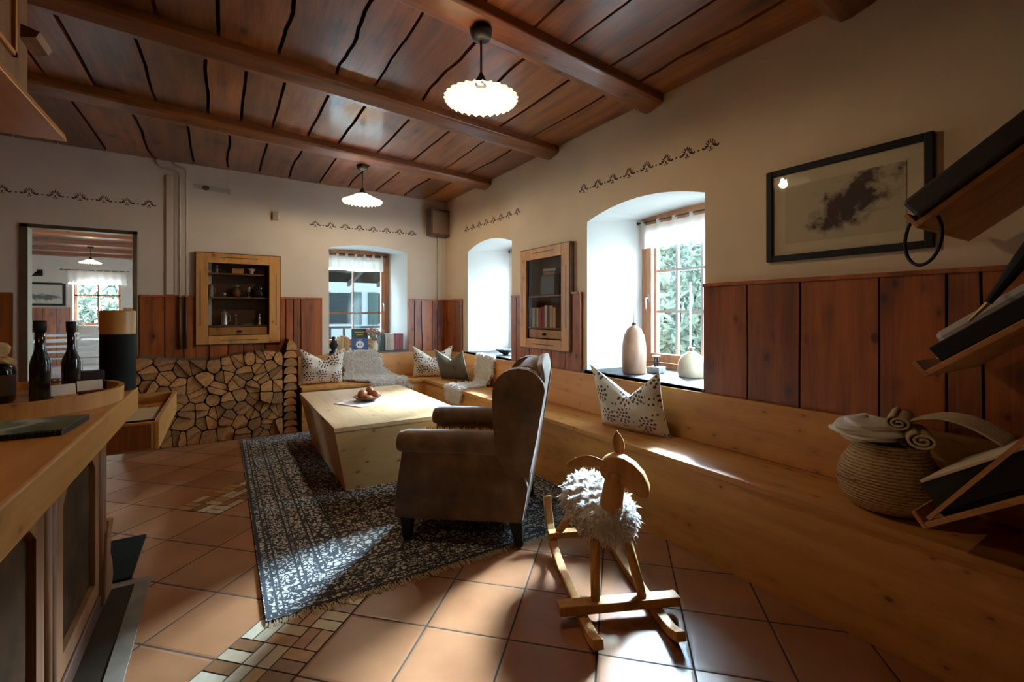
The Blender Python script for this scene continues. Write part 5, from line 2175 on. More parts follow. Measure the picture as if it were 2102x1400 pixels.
# ------------------------------------------------------------------ counter at the left
CT = 0.92
ct = thing('counter', 'honey pine service counter with a thick top at the left edge', 'counter', (-0.37, 3.08, 0))
mb = MB()
mb.T = Matrix.Translation((0.37, -3.08, 0))
mb.pid = 1
mb.prism([(-1.25, -0.9), (-0.37, -0.9), (-0.37, 3.08), (-1.25, 3.08)], 'z', CT - 0.115, CT)
mb.build('worktop', M['counter'], ct, bevel=0.008)
mb = MB()
mb.T = Matrix.Translation((0.37, -3.08, 0))
mb.box(-1.15, -0.47, -0.9, 2.72, 0.001, CT - 0.116)
mb.build('carcass', M['oldpine'], ct)
for (y0, y1) in ((2.02, 2.62), (1.30, 1.90), (0.58, 1.18)):
    pm = MB()
    pm.T = Matrix.Translation((0.37, -3.08, 0))
    # raised frame with an arched opening
    pm.pid = y0
    for (a, b2, za, zb) in ((y0, y0 + 0.07, 0.10, 0.795), (y1 - 0.07, y1, 0.10, 0.795), (y0 + 0.07, y1 - 0.07, 0.10, 0.17)):
        pm.box(-0.469, -0.448, a, b2, za, zb)
    n = 10
    for i in range(n):
        ya, yb = y0 + 0.07 + (y1 - y0 - 0.14) * i / n, y0 + 0.07 + (y1 - y0 - 0.14) * (i + 1) / n
        zz = lambda q: 0.66 + 0.08 * (1 - abs(2 * (q - y0 - 0.07) / (y1 - y0 - 0.14) - 1) ** 3)
        pm.prism([(ya, zz(ya)), (yb, zz(yb)), (yb, 0.795), (ya, 0.795)], 'x', -0.469, -0.448)
    po = pm.build('panel_frame', M['oldpine'], ct)
    pm = MB()
    pm.T = Matrix.Translation((0.37, -3.08, 0))
    pm.box(-0.4695, -0.4665, y0 + 0.06, y1 - 0.06, 0.16, 0.76)
    pm.build('panel', plain('faded_painted_panel', (0.045, 0.021, 0.008), 0.85, spec=0.1, noise=0.55, nscale=7), po)
for y0 in (1.905, 1.95, 2.63, 2.675, 1.20, 1.245):
    pm = MB()
    pm.T = Matrix.Translation((0.37, -3.08, 0))
    pm.tube([(-0.455, y0 + 0.02, 0.10), (-0.455, y0 + 0.02, 0.795)], 0.019, 12)
    pm.build('half_column', M['oldpine'], ct, smooth=True)
pm = MB()
pm.T = Matrix.Translation((0.37, -3.08, 0))
pm.prism([(2.60, 0.05), (2.74, 0.05), (2.78, 0.10), (2.76, 0.18), (2.72, 0.23), (2.74, 0.30), (2.79, 0.36), (2.72, 0.37), (2.66, 0.30)], 'x', -0.475, -0.425)
pm.build('scroll_foot', M['oldpine'], ct, bevel=0.006)
pm = MB()
pm.T = Matrix.Translation((0.37, -3.08, 0))
pm.box(-0.475, -0.44, -0.9, 2.74, 0.02, 0.095)
pm.build('plinth', M['darkwood'], ct, bevel=0.005)

# floor strip and dark mat around the counter
mb = MB()
mb.box(-0.355, -0.295, -1.0, 2.88, 0.001, 0.010)
mb.box(-1.2, -0.356, 2.83, 2.88, 0.001, 0.010)
tag(mb.build('threshold_strip', plain('grey_stone_strip', (0.19, 0.15, 0.11), 0.8, noise=0.2)), 'grey stone edging strip on the floor along the counter', 'floor strip')
mb = MB()
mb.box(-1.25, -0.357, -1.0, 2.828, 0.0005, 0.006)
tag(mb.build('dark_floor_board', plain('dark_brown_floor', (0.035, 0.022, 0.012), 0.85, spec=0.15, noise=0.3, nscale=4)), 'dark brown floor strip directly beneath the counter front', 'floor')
mb = MB()
mb.box(-1.25, -0.375, 2.90, 3.42, 0.001, 0.016)
tag(mb.build('black_floor_mat', plain('black_mat', (0.010, 0.012, 0.011), 0.9, spec=0.1, nscale=80, bmp=0.3), bevel=0.004), 'black floor mat lying just beyond the end of the counter', 'mat')

# open tray drawer box past the counter end
tr = thing('menu_tray', 'shallow honey pine tray box reaching past the end of the counter', 'tray', (-0.42, 3.0, 0.80))
TY0, TY1, TX0, TX1 = -0.25, 0.76, -0.30, 0.165
tr.location = (-0.42, 3.0, 0.655)
mb = MB()
mb.pid = 4
mb.box(TX1 - 0.02, TX1, TY0, TY1, 0, 0.135)
mb.box(TX0, TX0 + 0.02, TY0, TY1, 0, 0.135)
mb.box(TX0 + 0.02, TX1 - 0.02, TY1 - 0.02, TY1, 0, 0.135)
mb.box(TX0 + 0.02, TX1 - 0.02, TY0, TY0 + 0.02, 0, 0.135)
mb.box(TX0 + 0.02, TX1 - 0.02, TY0 + 0.02, TY1 - 0.02, 0.06, 0.075)
mb.build('tray_box', M['counter'], tr, bevel=0.003)
mb = MB()
mb.box(TX0 + 0.03, TX1 - 0.03, TY0 - 0.004, TY0 - 0.0005, 0.01, 0.125)
do = mb.build('red_brown_front', M['wains'], tr)
mb = MB()
mb.ball((-0.07, TY0 - 0.016, 0.066), (0.014, 0.014, 0.014), 10, 8)
mb.build('knob', M['iron'], do, smooth=True)
mb = MB()
mb.box(TX1 - 0.01, TX1 - 0.001, TY0 + 0.02, TY1, 0.0, 0.0)
pp = thing('clipboard', 'dark clipboard with a sheet of cream paper lying in the tray box', 'clipboard', (-0.385, 3.30, 0.7315), 0.0)
mb = MB()
mb.box(-0.10, 0.108, -0.20, 0.20, 0.0, 0.005)
mb.build('board', M['black'], pp)
mb = MB()
mb.box(-0.095, 0.101, -0.195, 0.192, 0.0052, 0.0075)
mb.build('paper_sheet', M['paper'], pp)
mb = MB()
mb.box(0.085, 0.113, -0.02, 0.02, 0.0078, 0.017)
mb.build('clip', M['iron'], pp)
tr2 = MB()
tr2.box(-0.12, 0.12, -0.25, 0.25, 0.0, 0.006)

# round tray on the counter
tx, ty = -0.76, 2.655
rt = thing('round_tray', 'round honey pine tray with a raised rim on the counter', 'tray', (tx, ty, CT + 0.001))
mb = MB()
mb.lathe([(0.0001, 0.004), (0.36, 0.004), (0.365, 0.028), (0.0001, 0.028)], n=64, caps=False)
mb.build('base', M['counter'], rt)
mb = MB()
mb.lathe([(0.366, 0.0), (0.386, 0.0), (0.388, 0.062), (0.368, 0.062), (0.366, 0.0)], n=72, caps=False)
mb.build('rim', M['cabw'], rt, smooth=False)
TT = CT + 0.0305
bglass = plain('black_bottle_glass', (0.010, 0.012, 0.011), 0.12, spec=0.7, noise=0.05)


def bottle(label, x, y, r, h, hs, nr):
    t = thing('bottle', label, 'bottle', (x, y, TT))
    mb = MB()
    mb.lathe([(r * 0.9, 0), (r, 0.006), (r, hs * 0.85), (r * 0.9, hs * 0.95), (nr * 1.3, hs * 1.12), (nr, hs * 1.25), (nr, h - 0.02)], n=28)
    mb.build('bottle_body', bglass, t, smooth=True)
    mb = MB()
    mb.lathe([(nr * 1.25, h - 0.045), (nr * 1.3, h - 0.02), (nr * 1.3, h), (nr * 0.8, h + 0.001)], n=20)
    mb.build('cap', M['black'], t, smooth=True)


bottle('tall slim black bottle nearest the camera on the round tray', -0.612, 2.545, 0.031, 0.322, 0.175, 0.015)
bottle('slim black bottle with a capped neck standing farther back on the round tray', -0.558, 2.725, 0.031, 0.315, 0.165, 0.013)
jg = thing('dark_jar', 'dark glass jar covered by a gold cloth cap at the left of the round tray', 'jar', (-0.765, 2.62, TT))
mb = MB()
mb.lathe([(0.058, 0), (0.064, 0.006), (0.066, 0.12), (0.060, 0.145), (0.035, 0.165), (0.03, 0.18)], n=32)
mb.build('jar_body', bglass, jg, smooth=True)
mb = MB()


def capf(r, z, a):
    k = max(0, (0.235 - z) / 0.07)
    return r * (1 + 0.10 * math.sin(7 * a) * k + 0.05 * math.sin(13 * a + 1) * k), z + 0.006 * math.sin(5 * a) * k


mb.lathe([(0.062, 0.155), (0.052, 0.165), (0.036, 0.178), (0.046, 0.195), (0.05, 0.215), (0.04, 0.232), (0.015, 0.238)], n=56, fr=capf)
mb.build('cloth_cap', plain('gold_cloth', (0.52, 0.33, 0.13), 0.8, noise=0.3, nscale=40, bmp=0.5), jg, smooth=True)
mb = MB()
mb.tube([(0.038 * math.cos(a), 0.038 * math.sin(a), 0.179) for a in [i * 2 * PI / 20 for i in range(21)]], 0.004, 6)
mb.build('ribbon', M['oldpine'], jg, smooth=True)
mb = MB()
mb.box(-0.045, 0.045, -0.001, 0.001, 0.03, 0.11)
jl = mb.build('label_panel', plain('grey_label', (0.12, 0.11, 0.11), 0.6), jg)
jl.location = (0.055 * 0 + 0.035, -0.058, 0)
jl.rotation_euler = (0, 0, math.radians(28))
mb = MB()
mb.lathe([(0.024, 0), (0.028, 0.004), (0.028, 0.045), (0.022, 0.05)], n=20)
jr = thing('honey_jar', 'small orange jar with a dark lid between the bottles on the tray', 'jar', (-0.62, 2.80, TT))
mb.build('jar_body', plain('orange_honey', (0.50, 0.17, 0.04), 0.3), jr, smooth=True)
mb = MB()
mb.lathe([(0.029, 0.05), (0.029, 0.062), (0.02, 0.064)], n=20)
mb.build('lid', M['metal'], jr, smooth=True)
mb = MB()
mb.box(-0.04, 0.04, -0.03, 0.03, 0, 0.085)
tag(mb.build('dark_box', plain('dark_maroon_card', (0.035, 0.018, 0.015), 0.5), bevel=0.003), 'small dark box behind the bottles near the cards on the tray', 'box', loc=(-0.515, 2.87, TT), rz=0.3)


def card(label, x, y, rz, holder, z=TT):
    t = thing('place_card', label, 'card', (x, y, z), rz)
    mb = MB()
    mb.prism([(-0.03, 0.0), (0.03, 0.0), (0.0, 0.0)], 'x', 0, 0.0) if False else None
    mb.box(-0.04, 0.04, -0.018, 0.018, 0, 0.014)
    mb.build('holder', holder, t, bevel=0.003)
    mb = MB()
    mb.T = Matrix.Rotation(math.radians(-14), 4, 'X')
    mb.box(-0.042, 0.042, -0.0008, 0.0008, 0.010, 0.058)
    mb.build('paper_card', M['paper'], t)


card('white name card in front of the black bottles on the round tray', -0.555, 2.60, 0.55, M['cabw'])
card('white name card in a dark round-ended holder at the right of the round tray', -0.49, 2.70, 0.35, M['darkwood'])

cy = thing('black_cylinder', 'tall black cylinder with a broad amber wooden band at its top on the counter', 'lantern', (-0.442, 3.0, CT + 0.001))
mb = MB()
mb.lathe([(0.069, 0), (0.07, 0.004), (0.07, 0.278)], n=40)
mb.build('black_body', plain('matt_black', (0.008, 0.009, 0.008), 0.7, spec=0.15), cy, smooth=True)
mb = MB()
mb.lathe([(0.0705, 0.2785), (0.0705, 0.392), (0.064, 0.395)], n=40)
mb.build('amber_band', plain('amber_veneer', (0.55, 0.30, 0.085), 0.4, noise=0.1), cy, smooth=True)
for ob in cy.children:
    md = ob.modifiers.new('edge', 'EDGE_SPLIT')
    md.split_angle = math.radians(40)

# spiral-bound menu with a landscape cover
mn = thing('spiral_booklet', 'spiral-bound booklet with a green and blue landscape cover on the counter', 'booklet', (-0.63, 2.11, CT + 0.001), math.radians(-4))
mb = MB()
mb.box(-0.22, 0.215, -0.13, 0.13, 0, 0.014)
mb.build('page_block', M['black'], mn)
mm, nt, bs = new_mat('landscape_cover')
c_ = coords(nt, (1, 1, 1))
nz = N(nt, 'ShaderNodeTexNoise')
nz.inputs['Scale'].default_value = 7
nz.inputs['Detail'].default_value = 6
L(nt, c_, nz.inputs[0])
sp = N(nt, 'ShaderNodeSeparateXYZ')
L(nt, c_, sp.inputs[0])
f_ = math_node(nt, 'ADD', math_node(nt, 'MULTIPLY', sp.outputs[0], 2.1), math_node(nt, 'MULTIPLY', nz.outputs[0], 0.7))
L(nt, ramp(nt, f_, [(0.0, (0.10, 0.14, 0.02)), (0.3, (0.30, 0.38, 0.05)), (0.42, (0.05, 0.18, 0.22)), (0.52, (0.45, 0.55, 0.55)), (0.6, (0.05, 0.17, 0.21)), (0.72, (0.05, 0.08, 0.03))]), bs.inputs['Base Color'])
bs.inputs['Roughness'].default_value = 0.3
mb = MB()
mb.box(-0.219, 0.214, -0.118, 0.129, 0.0142, 0.017)
mb.build('printed_cover', mm, mn)
mb = MB()
for i in range(34):
    x = -0.21 + i * 0.0125
    mb.tube([(x, -0.131 + 0.008 * math.cos(a), 0.009 + 0.009 * math.sin(a)) for a in [j * 2 * PI / 8 for j in range(9)]], 0.0012, 4)
mb.build('spiral_binding', M['iron'], mn)
wb = thing('wooden_block_sign', 'low pale wooden block with a dark round inlay in front of the tray', 'block', (-0.84, 2.14 + 0.0, CT + 0.001), 0.2)
wb.location = (-1.0, 2.16, CT + 0.001)
mb = MB()
mb.box(-0.10, 0.12, -0.03, 0.03, 0, 0.03)
mb.build('block', M['cabw'], wb, bevel=0.004)
mb = MB()
mb.lathe([(0.014, 0.03), (0.014, 0.034), (0.008, 0.036)], (0.09, 0, 0), n=16)
mb.build('round_inlay', M['black'], wb, smooth=True)

# ------------------------------------------------------------------ hanging cabinet at the upper left
uc = thing('hanging_cabinet', 'dark aged pine hanging cabinet with mouldings at the upper left', 'cabinet', (-0.55, 2.2, 1.92))
mb = MB()
mb.T = Matrix.Translation((0.55, -2.2, -1.92))
mb.box(-1.3, -0.56, -0.8, 2.20, 1.96, ceil_z(-0.5) - 0.095)
mb.build('carcass', M['oldpine'], uc)
mb = MB()
mb.T = Matrix.Translation((0.55, -2.2, -1.92))
mb.prism([(-1.3, 1.92), (-0.475, 1.92), (-0.48, 1.945), (-0.52, 1.96), (-0.53, 1.985), (-0.558, 2.0), (-1.3, 2.0)], 'y', -0.8, 2.27)
mb.build('base_moulding', M['counter'], uc, bevel=0.003)
mb = MB()
mb.T = Matrix.Translation((0.55, -2.2, -1.92))
mb.prism([(-0.559, 2.20), (-0.52, 2.21), (-0.51, 2.23), (-0.559, 2.245)], 'y', 2.12, 2.25)
mb.build('corner_block', M['oldpine'], uc)
for (y0, y1) in ((1.35, 2.08), (0.55, 1.28)):
    mb = MB()
    mb.T = Matrix.Translation((0.55, -2.2, -1.92))
    mb.pid = y0
    mb.box(-0.559, -0.545, y0, y1, 2.03, 2.70)
    dm = mb.build('door', M['oldpine'], uc, bevel=0.003)
    mb = MB()
    mb.T = Matrix.Translation((0.55, -2.2, -1.92))
    for (a, b2, za, zb) in ((y0 + 0.06, y0 + 0.075, 2.09, 2.64), (y1 - 0.075, y1 - 0.06, 2.09, 2.64), (y0 + 0.06, y1 - 0.06, 2.09, 2.105), (y0 + 0.06, y1 - 0.06, 2.625, 2.64)):
        mb.box(-0.5448, -0.536, a, b2, za, zb)
    mb.build('panel_moulding', M['cabw'], dm)
# small lamp under the hanging cabinet that lights the counter
ul = thing('cabinet_lamp', 'small round lamp recessed under the hanging cabinet', 'lamp', (-0.95, 1.35, 1.918))
mb = MB()
mb.lathe([(0.03, 0.0), (0.045, 0.0), (0.045, -0.012), (0.03, -0.012)], n=20)
mb.build('housing', M['iron'], ul)
l = bpy.data.lights.new('lamp_light', 'POINT')
l.energy = 5
l.color = (1.0, 0.66, 0.34)
l.shadow_soft_size = 0.03
lo = bpy.data.objects.new('lamp_light', l)
COL.objects.link(lo)
lo.parent = ul
lo.location = (0, 0, -0.05)

# ------------------------------------------------------------------ magazine rack at the right edge
rk = thing('magazine_rack', 'wooden magazine rack of three slanted shelves at the right edge', 'rack', (2.0, 0.0, SZ))
RW = 0.56


def slant(y0, z0, slope, name='slanted_shelf', thick=0.018, length=0.62):
    dy, dz = -math.cos(slope), math.sin(slope)
    mb = MB()
    poly = [(y0, z0), (y0 + dy * length, z0 + dz * length), (y0 + dy * length + thick * math.sin(slope), z0 + dz * length + thick * math.cos(slope)), (y0 + thick * math.sin(slope), z0 + thick * math.cos(slope))]
    mb.prism([(p[0], p[1] - SZ) for p in poly], 'x', 0, RW)
    return mb.build(name, M['rackw'], rk, bevel=0.002), dy, dz


for (y0, z0, sl) in ((0.590, 1.600, 37), (0.566, 1.095, 38), (0.570, 0.582, 36)):
    s_ = math.radians(sl)
    o, dy, dz = slant(y0, z0, s_)
    # lip at the lower front edge
    nx, nz = math.sin(s_), math.cos(s_)
    mb = MB()
    poly = [(y0, z0), (y0 + 0.014 * math.cos(s_), z0 - 0.014 * math.sin(s_)), (y0 + 0.014 * math.cos(s_) + 0.058 * nx, z0 - 0.014 * math.sin(s_) + 0.058 * nz), (y0 + 0.058 * nx, z0 + 0.058 * nz)]
    mb.prism([(p[0], p[1] - SZ) for p in poly], 'x', 0, RW)
    mb.build('front_lip', M['rackw'], rk, bevel=0.002)
for x in (0.0, RW - 0.03):
    mb = MB()
    mb.box(x, x + 0.03, 0.02, 0.06, 0.001, 1.55)
    mb.build('upright', M['rackw'], rk)


def on_shelf(name, label, cat, y0, z0, sl, parts, x0=0.0, along=0.03, group=None):
    """local x across the shelf, local y up the slope, local z out of the shelf"""
    s_ = math.radians(sl)
    d = Vector((0, -math.cos(s_), math.sin(s_)))
    nrm = Vector((0, math.sin(s_), math.cos(s_)))
    t = thing(name, label, cat)
    R_ = Matrix((Vector((1, 0, 0)), d, nrm)).transposed()
    p = Vector((2.0 + x0, y0, z0)) + nrm * 0.0195 + d * along
    t.matrix_world = Matrix.Translation(p) @ R_.to_4x4()
    for pn, mat, fn, bev in parts:
        mb = MB()
        fn(mb)
        mb.build(pn, mat, t, bevel=bev, smooth=pn in ('strap',))
    return t


def bagf(mb):
    mb.box(-0.02, 0.42, -0.02, 0.52, 0.0, 0.075)


def strapf(mb):
    loop = []
    for i in range(29):
        t_ = i / 28 * 2 * PI
        dx, dy, dz = 0.03 + 0.03 * math.sin(t_ + 0.8), 0.015 + 0.055 * math.sin(t_), -0.075 + 0.095 * math.cos(t_)
        loop.append((dx, -0.7986 * dy + 0.6018 * dz, 0.6018 * dy + 0.7986 * dz))
    mb.tube(loop, 0.0055, 8)


on_shelf('black_case', 'black leather case with a hanging strap loop on the top rack shelf', 'case', 0.590, 1.600, 37, [('case_body', M['blackleather'], bagf, 0.012), ('strap', M['black'], strapf, 0)], along=0.032)
on_shelf('white_case', 'rounded white box lying on the middle rack shelf', 'box', 0.566, 1.095, 38, [('box_body', plain('dull_white', (0.45, 0.42, 0.36), 0.5), lambda mb: mb.box(0.15, 0.30, 0.0, 0.30, 0.0, 0.105), 0.02)], along=0.05)
on_shelf('black_folder', 'black folder stack leaning in front of the white box on the middle rack shelf', 'folder', 0.566, 1.095, 38, [('cover', M['black'], lambda mb: mb.box(0.01, 0.13, 0.0, 0.45, 0.0, 0.055), 0.004), ('inner_sheet', M['paper'], lambda mb: mb.box(0.015, 0.125, -0.003, 0.0, 0.012, 0.018), 0)], along=0.05)
on_shelf('dark_umbrella', 'dark folded umbrella propped up on the middle rack shelf', 'umbrella', 0.566, 1.095, 38, [('canopy', M['black'], lambda mb: mb.tube([(0.05, 0.20, 0.09), (0.06, 0.34, 0.15), (0.07, 0.60, 0.27)], [0.010, 0.022, 0.02], 10), 0), ('tip', M['brass'], lambda mb: mb.tube([(0.04, 0.13, 0.07), (0.05, 0.20, 0.09)], [0.004, 0.008], 8), 0)], along=0.05)
on_shelf('black_album', 'large black album standing on the lowest rack shelf', 'album', 0.570, 0.582, 36, [('cover', M['black'], lambda mb: mb.box(0.03, 0.50, 0.0, 0.40, 0.0, 0.012), 0.002), ('page_block', M['black'], lambda mb: mb.box(0.035, 0.49, 0.004, 0.39, 0.012, 0.105), 0.002), ('top_board', M['cream'], lambda mb: mb.box(0.03, 0.50, 0.01, 0.40, 0.106, 0.116), 0.002)], along=0.05)
on_shelf('thin_board', 'thin wooden board leaning steeply on the lowest rack shelf', 'board', 0.570, 0.582, 36, [('board', M['rackw'], lambda mb: mb.add([(0.0, 0.0, 0.0), (0.026, 0.0, 0.0), (0.026, 0.42, 0.145), (0.0, 0.42, 0.145), (0.0, -0.004, 0.012), (0.026, -0.004, 0.012), (0.026, 0.415, 0.158), (0.0, 0.415, 0.158)], [(3, 2, 1, 0), (4, 5, 6, 7), (0, 1, 5, 4), (1, 2, 6, 5), (2, 3, 7, 6), (3, 0, 4, 7)]), 0)], along=0.02)

# ------------------------------------------------------------------ seagrass basket with cloths
bs_ = thing('seagrass_basket', 'round belly seagrass basket on the right bench beside the rack', 'basket', (2.365, 0.80, SZ + 0.001))
mb = MB()
mb.lathe([(0.10, 0), (0.135, 0.012), (0.168, 0.05), (0.182, 0.10), (0.178, 0.15), (0.155, 0.20), (0.135, 0.235), (0.128, 0.262), (0.132, 0.28), (0.125, 0.282), (0.12, 0.262), (0.128, 0.22), (0.165, 0.13), (0.15, 0.05), (0.09, 0.012)], n=48,
         fr=lambda r, z, a: (r * (1 + 0.012 * math.sin(z * 480)), z))
mb.build('woven_body', M['seagrass'], bs_, smooth=True)
for an in (2.6, 2.6 + PI):
    mb = MB()
    c0 = Vector((0.18 * math.cos(an), 0.18 * math.sin(an), 0.125))
    tg = Vector((-math.sin(an), math.cos(an), 0))
    ou = Vector((math.cos(an), math.sin(an), 0))
    mb.tube([c0 + tg * 0.045 * math.cos(a) + ou * (0.018 * math.sin(a)) + Vector((0, 0, 0.02 * math.sin(a))) for a in [i * PI / 8 for i in range(9)]], 0.006, 8)
    mb.build('handle', M['seagrass'], bs_, smooth=True)


def cloth_lump(name, label, c, rx, ry, rz_, mat, seed, folds=5, amp=0.16):
    mb = MB()

    def f(u, v):
        a, t = u * 2 * PI, v * PI
        k = 1 + amp * math.sin(folds * a + seed + 3 * math.sin(t * 2)) * math.sin(t) + 0.08 * math.sin(11 * t + 2 * a + seed)
        return (rx * k * math.sin(t) * math.cos(a), ry * k * math.sin(t) * math.sin(a), -rz_ * math.cos(t) * (1 + 0.1 * math.sin(3 * a)))
    mb.grid(f, 60, 30)
    o = mb.build(name, mat, smooth=True, fix=False)
    tag(o, label, 'cloth', loc=c)
    return o


cloth_lump('folded_cloth', 'white cloth bulging over the left side of the basket rim', (2.325, 0.86, SZ + 0.325), 0.135, 0.12, 0.055, M['white'], 1.0, 3, 0.08)


def rolled(name, label, c, rz, l, r, mat, tilt=0.0, turns=2.2):
    """a rolled towel with a visible spiral end"""
    pts = []
    n = 40
    for i in range(n + 1):
        a = turns * 2 * PI * i / n
        q = r * (0.22 + 0.78 * i / n)
        pts.append((q * math.cos(a), q * math.sin(a)))
    mb = MB()
    mb.grid(lambda u, v: (l * (v - 0.5), pts[round(u * n)][0] * 1.15, pts[round(u * n)][1] * 0.85), n, 6)
    o = mb.build(name, mat, smooth=True, fix=False, solid=r * 0.2)
    tag(o, label, 'towel', loc=c)
    o.rotation_euler = (0, tilt, rz)
    return o


towel = plain('cream_towel', (0.52, 0.44, 0.29), 0.9, noise=0.1, nscale=50, bmp=0.2)
rolled('rolled_towel', 'upper rolled cream towel with an open end in the basket', (2.40, 0.77, SZ + 0.375), math.radians(14), 0.24, 0.04, towel)
rolled('rolled_towel', 'lower rolled cream towel at the front of the basket rim', (2.365, 0.70, SZ + 0.325), math.radians(22), 0.22, 0.045, towel)
mb = MB()
mb.grid(lambda u, v: (-0.08 + 0.19 * u, 0.05 - 0.29 * v, 0.0 + 0.075 * math.sin(PI * min(1.0, 0.12 + 0.8 * v)) - 0.02 * v + 0.004 * math.sin(34 * u)), 40, 16)
o = mb.build('striped_cloth', towel, smooth=True, fix=False, solid=0.006)
tag(o, 'ribbed cream cloth folded high over the right side of the basket', 'cloth', loc=(2.43, 0.70, SZ + 0.335))

# ------------------------------------------------------------------ outdoors
mb = MB()
mb.box(-12, 40, -30, 50, -0.45, -0.35)
struct(mb.build('ground', plain('pale_gravel', (0.36, 0.36, 0.33), 0.9, noise=0.2, nscale=1.5)))
leaf = cloth_mat('pale_leaf', (0.070, 0.092, 0.068), 0.5)
leaf2 = cloth_mat('bright_leaf', (0.095, 0.115, 0.09), 0.5)


def bush(label, c, rx, ry, rz_, n, mat, seed):
    t = thing('leafy_bush', label, 'bush', c, group='bushes outside the right windows')
    rnd = random.Random(seed)
    mb = MB()
    for i in range(n):
        a, q = rnd.uniform(0, 2 * PI), rnd.uniform(-1, 1)
        r = rnd.uniform(0.72, 1.0) * (1 + 0.15 * math.sin(5 * a + seed) * math.cos(4 * q))
        s = math.sqrt(1 - q * q)
        p = Vector((rx * r * s * math.cos(a), ry * r * s * math.sin(a), rz_ + rz_ * r * q))
        d1 = Vector((rnd.gauss(0, 1), rnd.gauss(0, 1), rnd.gauss(0, 1))).normalized()
        d2 = d1.cross(Vector((rnd.gauss(0, 1), rnd.gauss(0, 1), 1))).normalized()
        l = rnd.uniform(0.07, 0.15)
        mb.add([p - d1 * l, p + d2 * l * 0.45, p + d1 * l, p - d2 * l * 0.45], [(0, 1, 2, 3)])
    mb.build('foliage', mat, t, fix=False)
    mb = MB()
    for k in range(5):
        a = k * 1.3
        mb.tube([(0.1 * math.cos(a), 0.1 * math.sin(a), 0), (rx * 0.3 * math.cos(a), ry * 0.3 * math.sin(a), rz_), (rx * 0.6 * math.cos(a), ry * 0.6 * math.sin(a), rz_ * 1.5)], [0.05, 0.035, 0.01], 6)
    mb.build('branches', plain('dark_bark', (0.012, 0.010, 0.008), 0.9, spec=0.0), t)


bush('tall pale green leafy bush outside the large right window', (8.0, 6.3, -0.35), 1.5, 1.5, 1.75, 6500, leaf2, 2)
bush('tall pale green leafy bush behind the first outside the right windows', (10.4, 9.4, -0.35), 1.7, 1.9, 2.2, 6500, leaf, 3)
bush('tall pale green leafy bush farthest to the left outside the right windows', (9.6, 13.4, -0.35), 1.7, 1.8, 2.0, 4500, leaf, 4)
bush('tall pale green leafy bush lowest and nearest to the right outside the right windows', (8.0, 2.9, -0.35), 1.3, 1.5, 1.6, 4500, leaf2, 5)

bush('tall pale green leafy bush behind the window of the dining room', (-3.1, 19.6, -0.35), 1.9, 1.5, 1.6, 5000, leaf2, 6)
# porch roof, posts and white house beyond the back window
po = thing('porch', 'timber porch roof with pale rafters outside the back window', 'porch', (2.0, 8.0, -0.35))
mb = MB()
mb.T = Matrix.Translation((-2.0, -8.0, 0.35))
mb.add([(0.2, 8.6, 2.95), (5.6, 8.6, 2.95), (5.6, 13.0, 2.15), (0.2, 13.0, 2.15), (0.2, 8.6, 3.01), (5.6, 8.6, 3.01), (5.6, 13.0, 2.21), (0.2, 13.0, 2.21)],
       [(0, 1, 2, 3), (7, 6, 5, 4), (0, 4, 5, 1), (1, 5, 6, 2), (2, 6, 7, 3), (3, 7, 4, 0)])
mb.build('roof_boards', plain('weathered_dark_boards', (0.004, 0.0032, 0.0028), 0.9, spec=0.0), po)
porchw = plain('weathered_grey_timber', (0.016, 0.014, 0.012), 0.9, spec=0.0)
for i in range(7):
    mb = MB()
    mb.T = Matrix.Translation((-2.0, -8.0, 0.35))
    x = 0.5 + i * 0.8
    mb.bar((x, 8.6, 2.89), (x, 13.0, 2.09), 0.07, 0.10)
    mb.build('rafter', porchw, po)
for x in (2.1, 4.1):
    mb = MB()
    mb.T = Matrix.Translation((-2.0, -8.0, 0.35))
    mb.box(x - 0.06, x + 0.06, 12.6, 12.72, -0.35, 2.16)
    mb.build('post', porchw, po)
hs = thing('white_house', 'white neighbouring house with green shutters seen through the back window', 'building', (4.5, 22, -0.35))
mb = MB()
mb.box(-4, 6, 0, 5, 0, 4.2)
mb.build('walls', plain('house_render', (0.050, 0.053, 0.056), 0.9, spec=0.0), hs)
mb = MB()
mb.prism([(-0.4, 4.2), (5.4, 4.2), (2.5, 6.2)], 'x', -4.3, 6.3)
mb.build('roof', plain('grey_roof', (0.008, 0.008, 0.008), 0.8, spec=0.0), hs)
for x in (-2.6, -0.4, 1.8):
    mb = MB()
    mb.box(x, x + 0.9, -0.03, -0.001, 1.2, 2.6)
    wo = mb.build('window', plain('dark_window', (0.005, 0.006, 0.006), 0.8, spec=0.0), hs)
    mb = MB()
    mb.box(x - 0.5, x - 0.02, -0.06, -0.002, 1.15, 2.65)
    mb.box(x + 0.92, x + 1.4, -0.06, -0.002, 1.15, 2.65)
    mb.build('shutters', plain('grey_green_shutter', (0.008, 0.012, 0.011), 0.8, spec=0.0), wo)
rl = thing('railing', 'pale post and rail fence outside the back window', 'railing', (4.0, 13.0, -0.35))
mb = MB()
mb.box(-3.5, 3.5, -0.02, 0.02, 1.25, 1.31)
mb.box(-3.5, 3.5, -0.02, 0.02, 0.3, 0.36)
mb.build('rails', porchw, rl)
for i in range(20):
    mb = MB()
    mb.box(-3.4 + i * 0.36, -3.34 + i * 0.36, -0.018, 0.018, 0.0, 1.25)
    mb.build('baluster', porchw, rl)

# ------------------------------------------------------------------ dining room furniture seen through the doorway
grw = plain('grey_painted_chair', (0.20, 0.19, 0.17), 0.5)


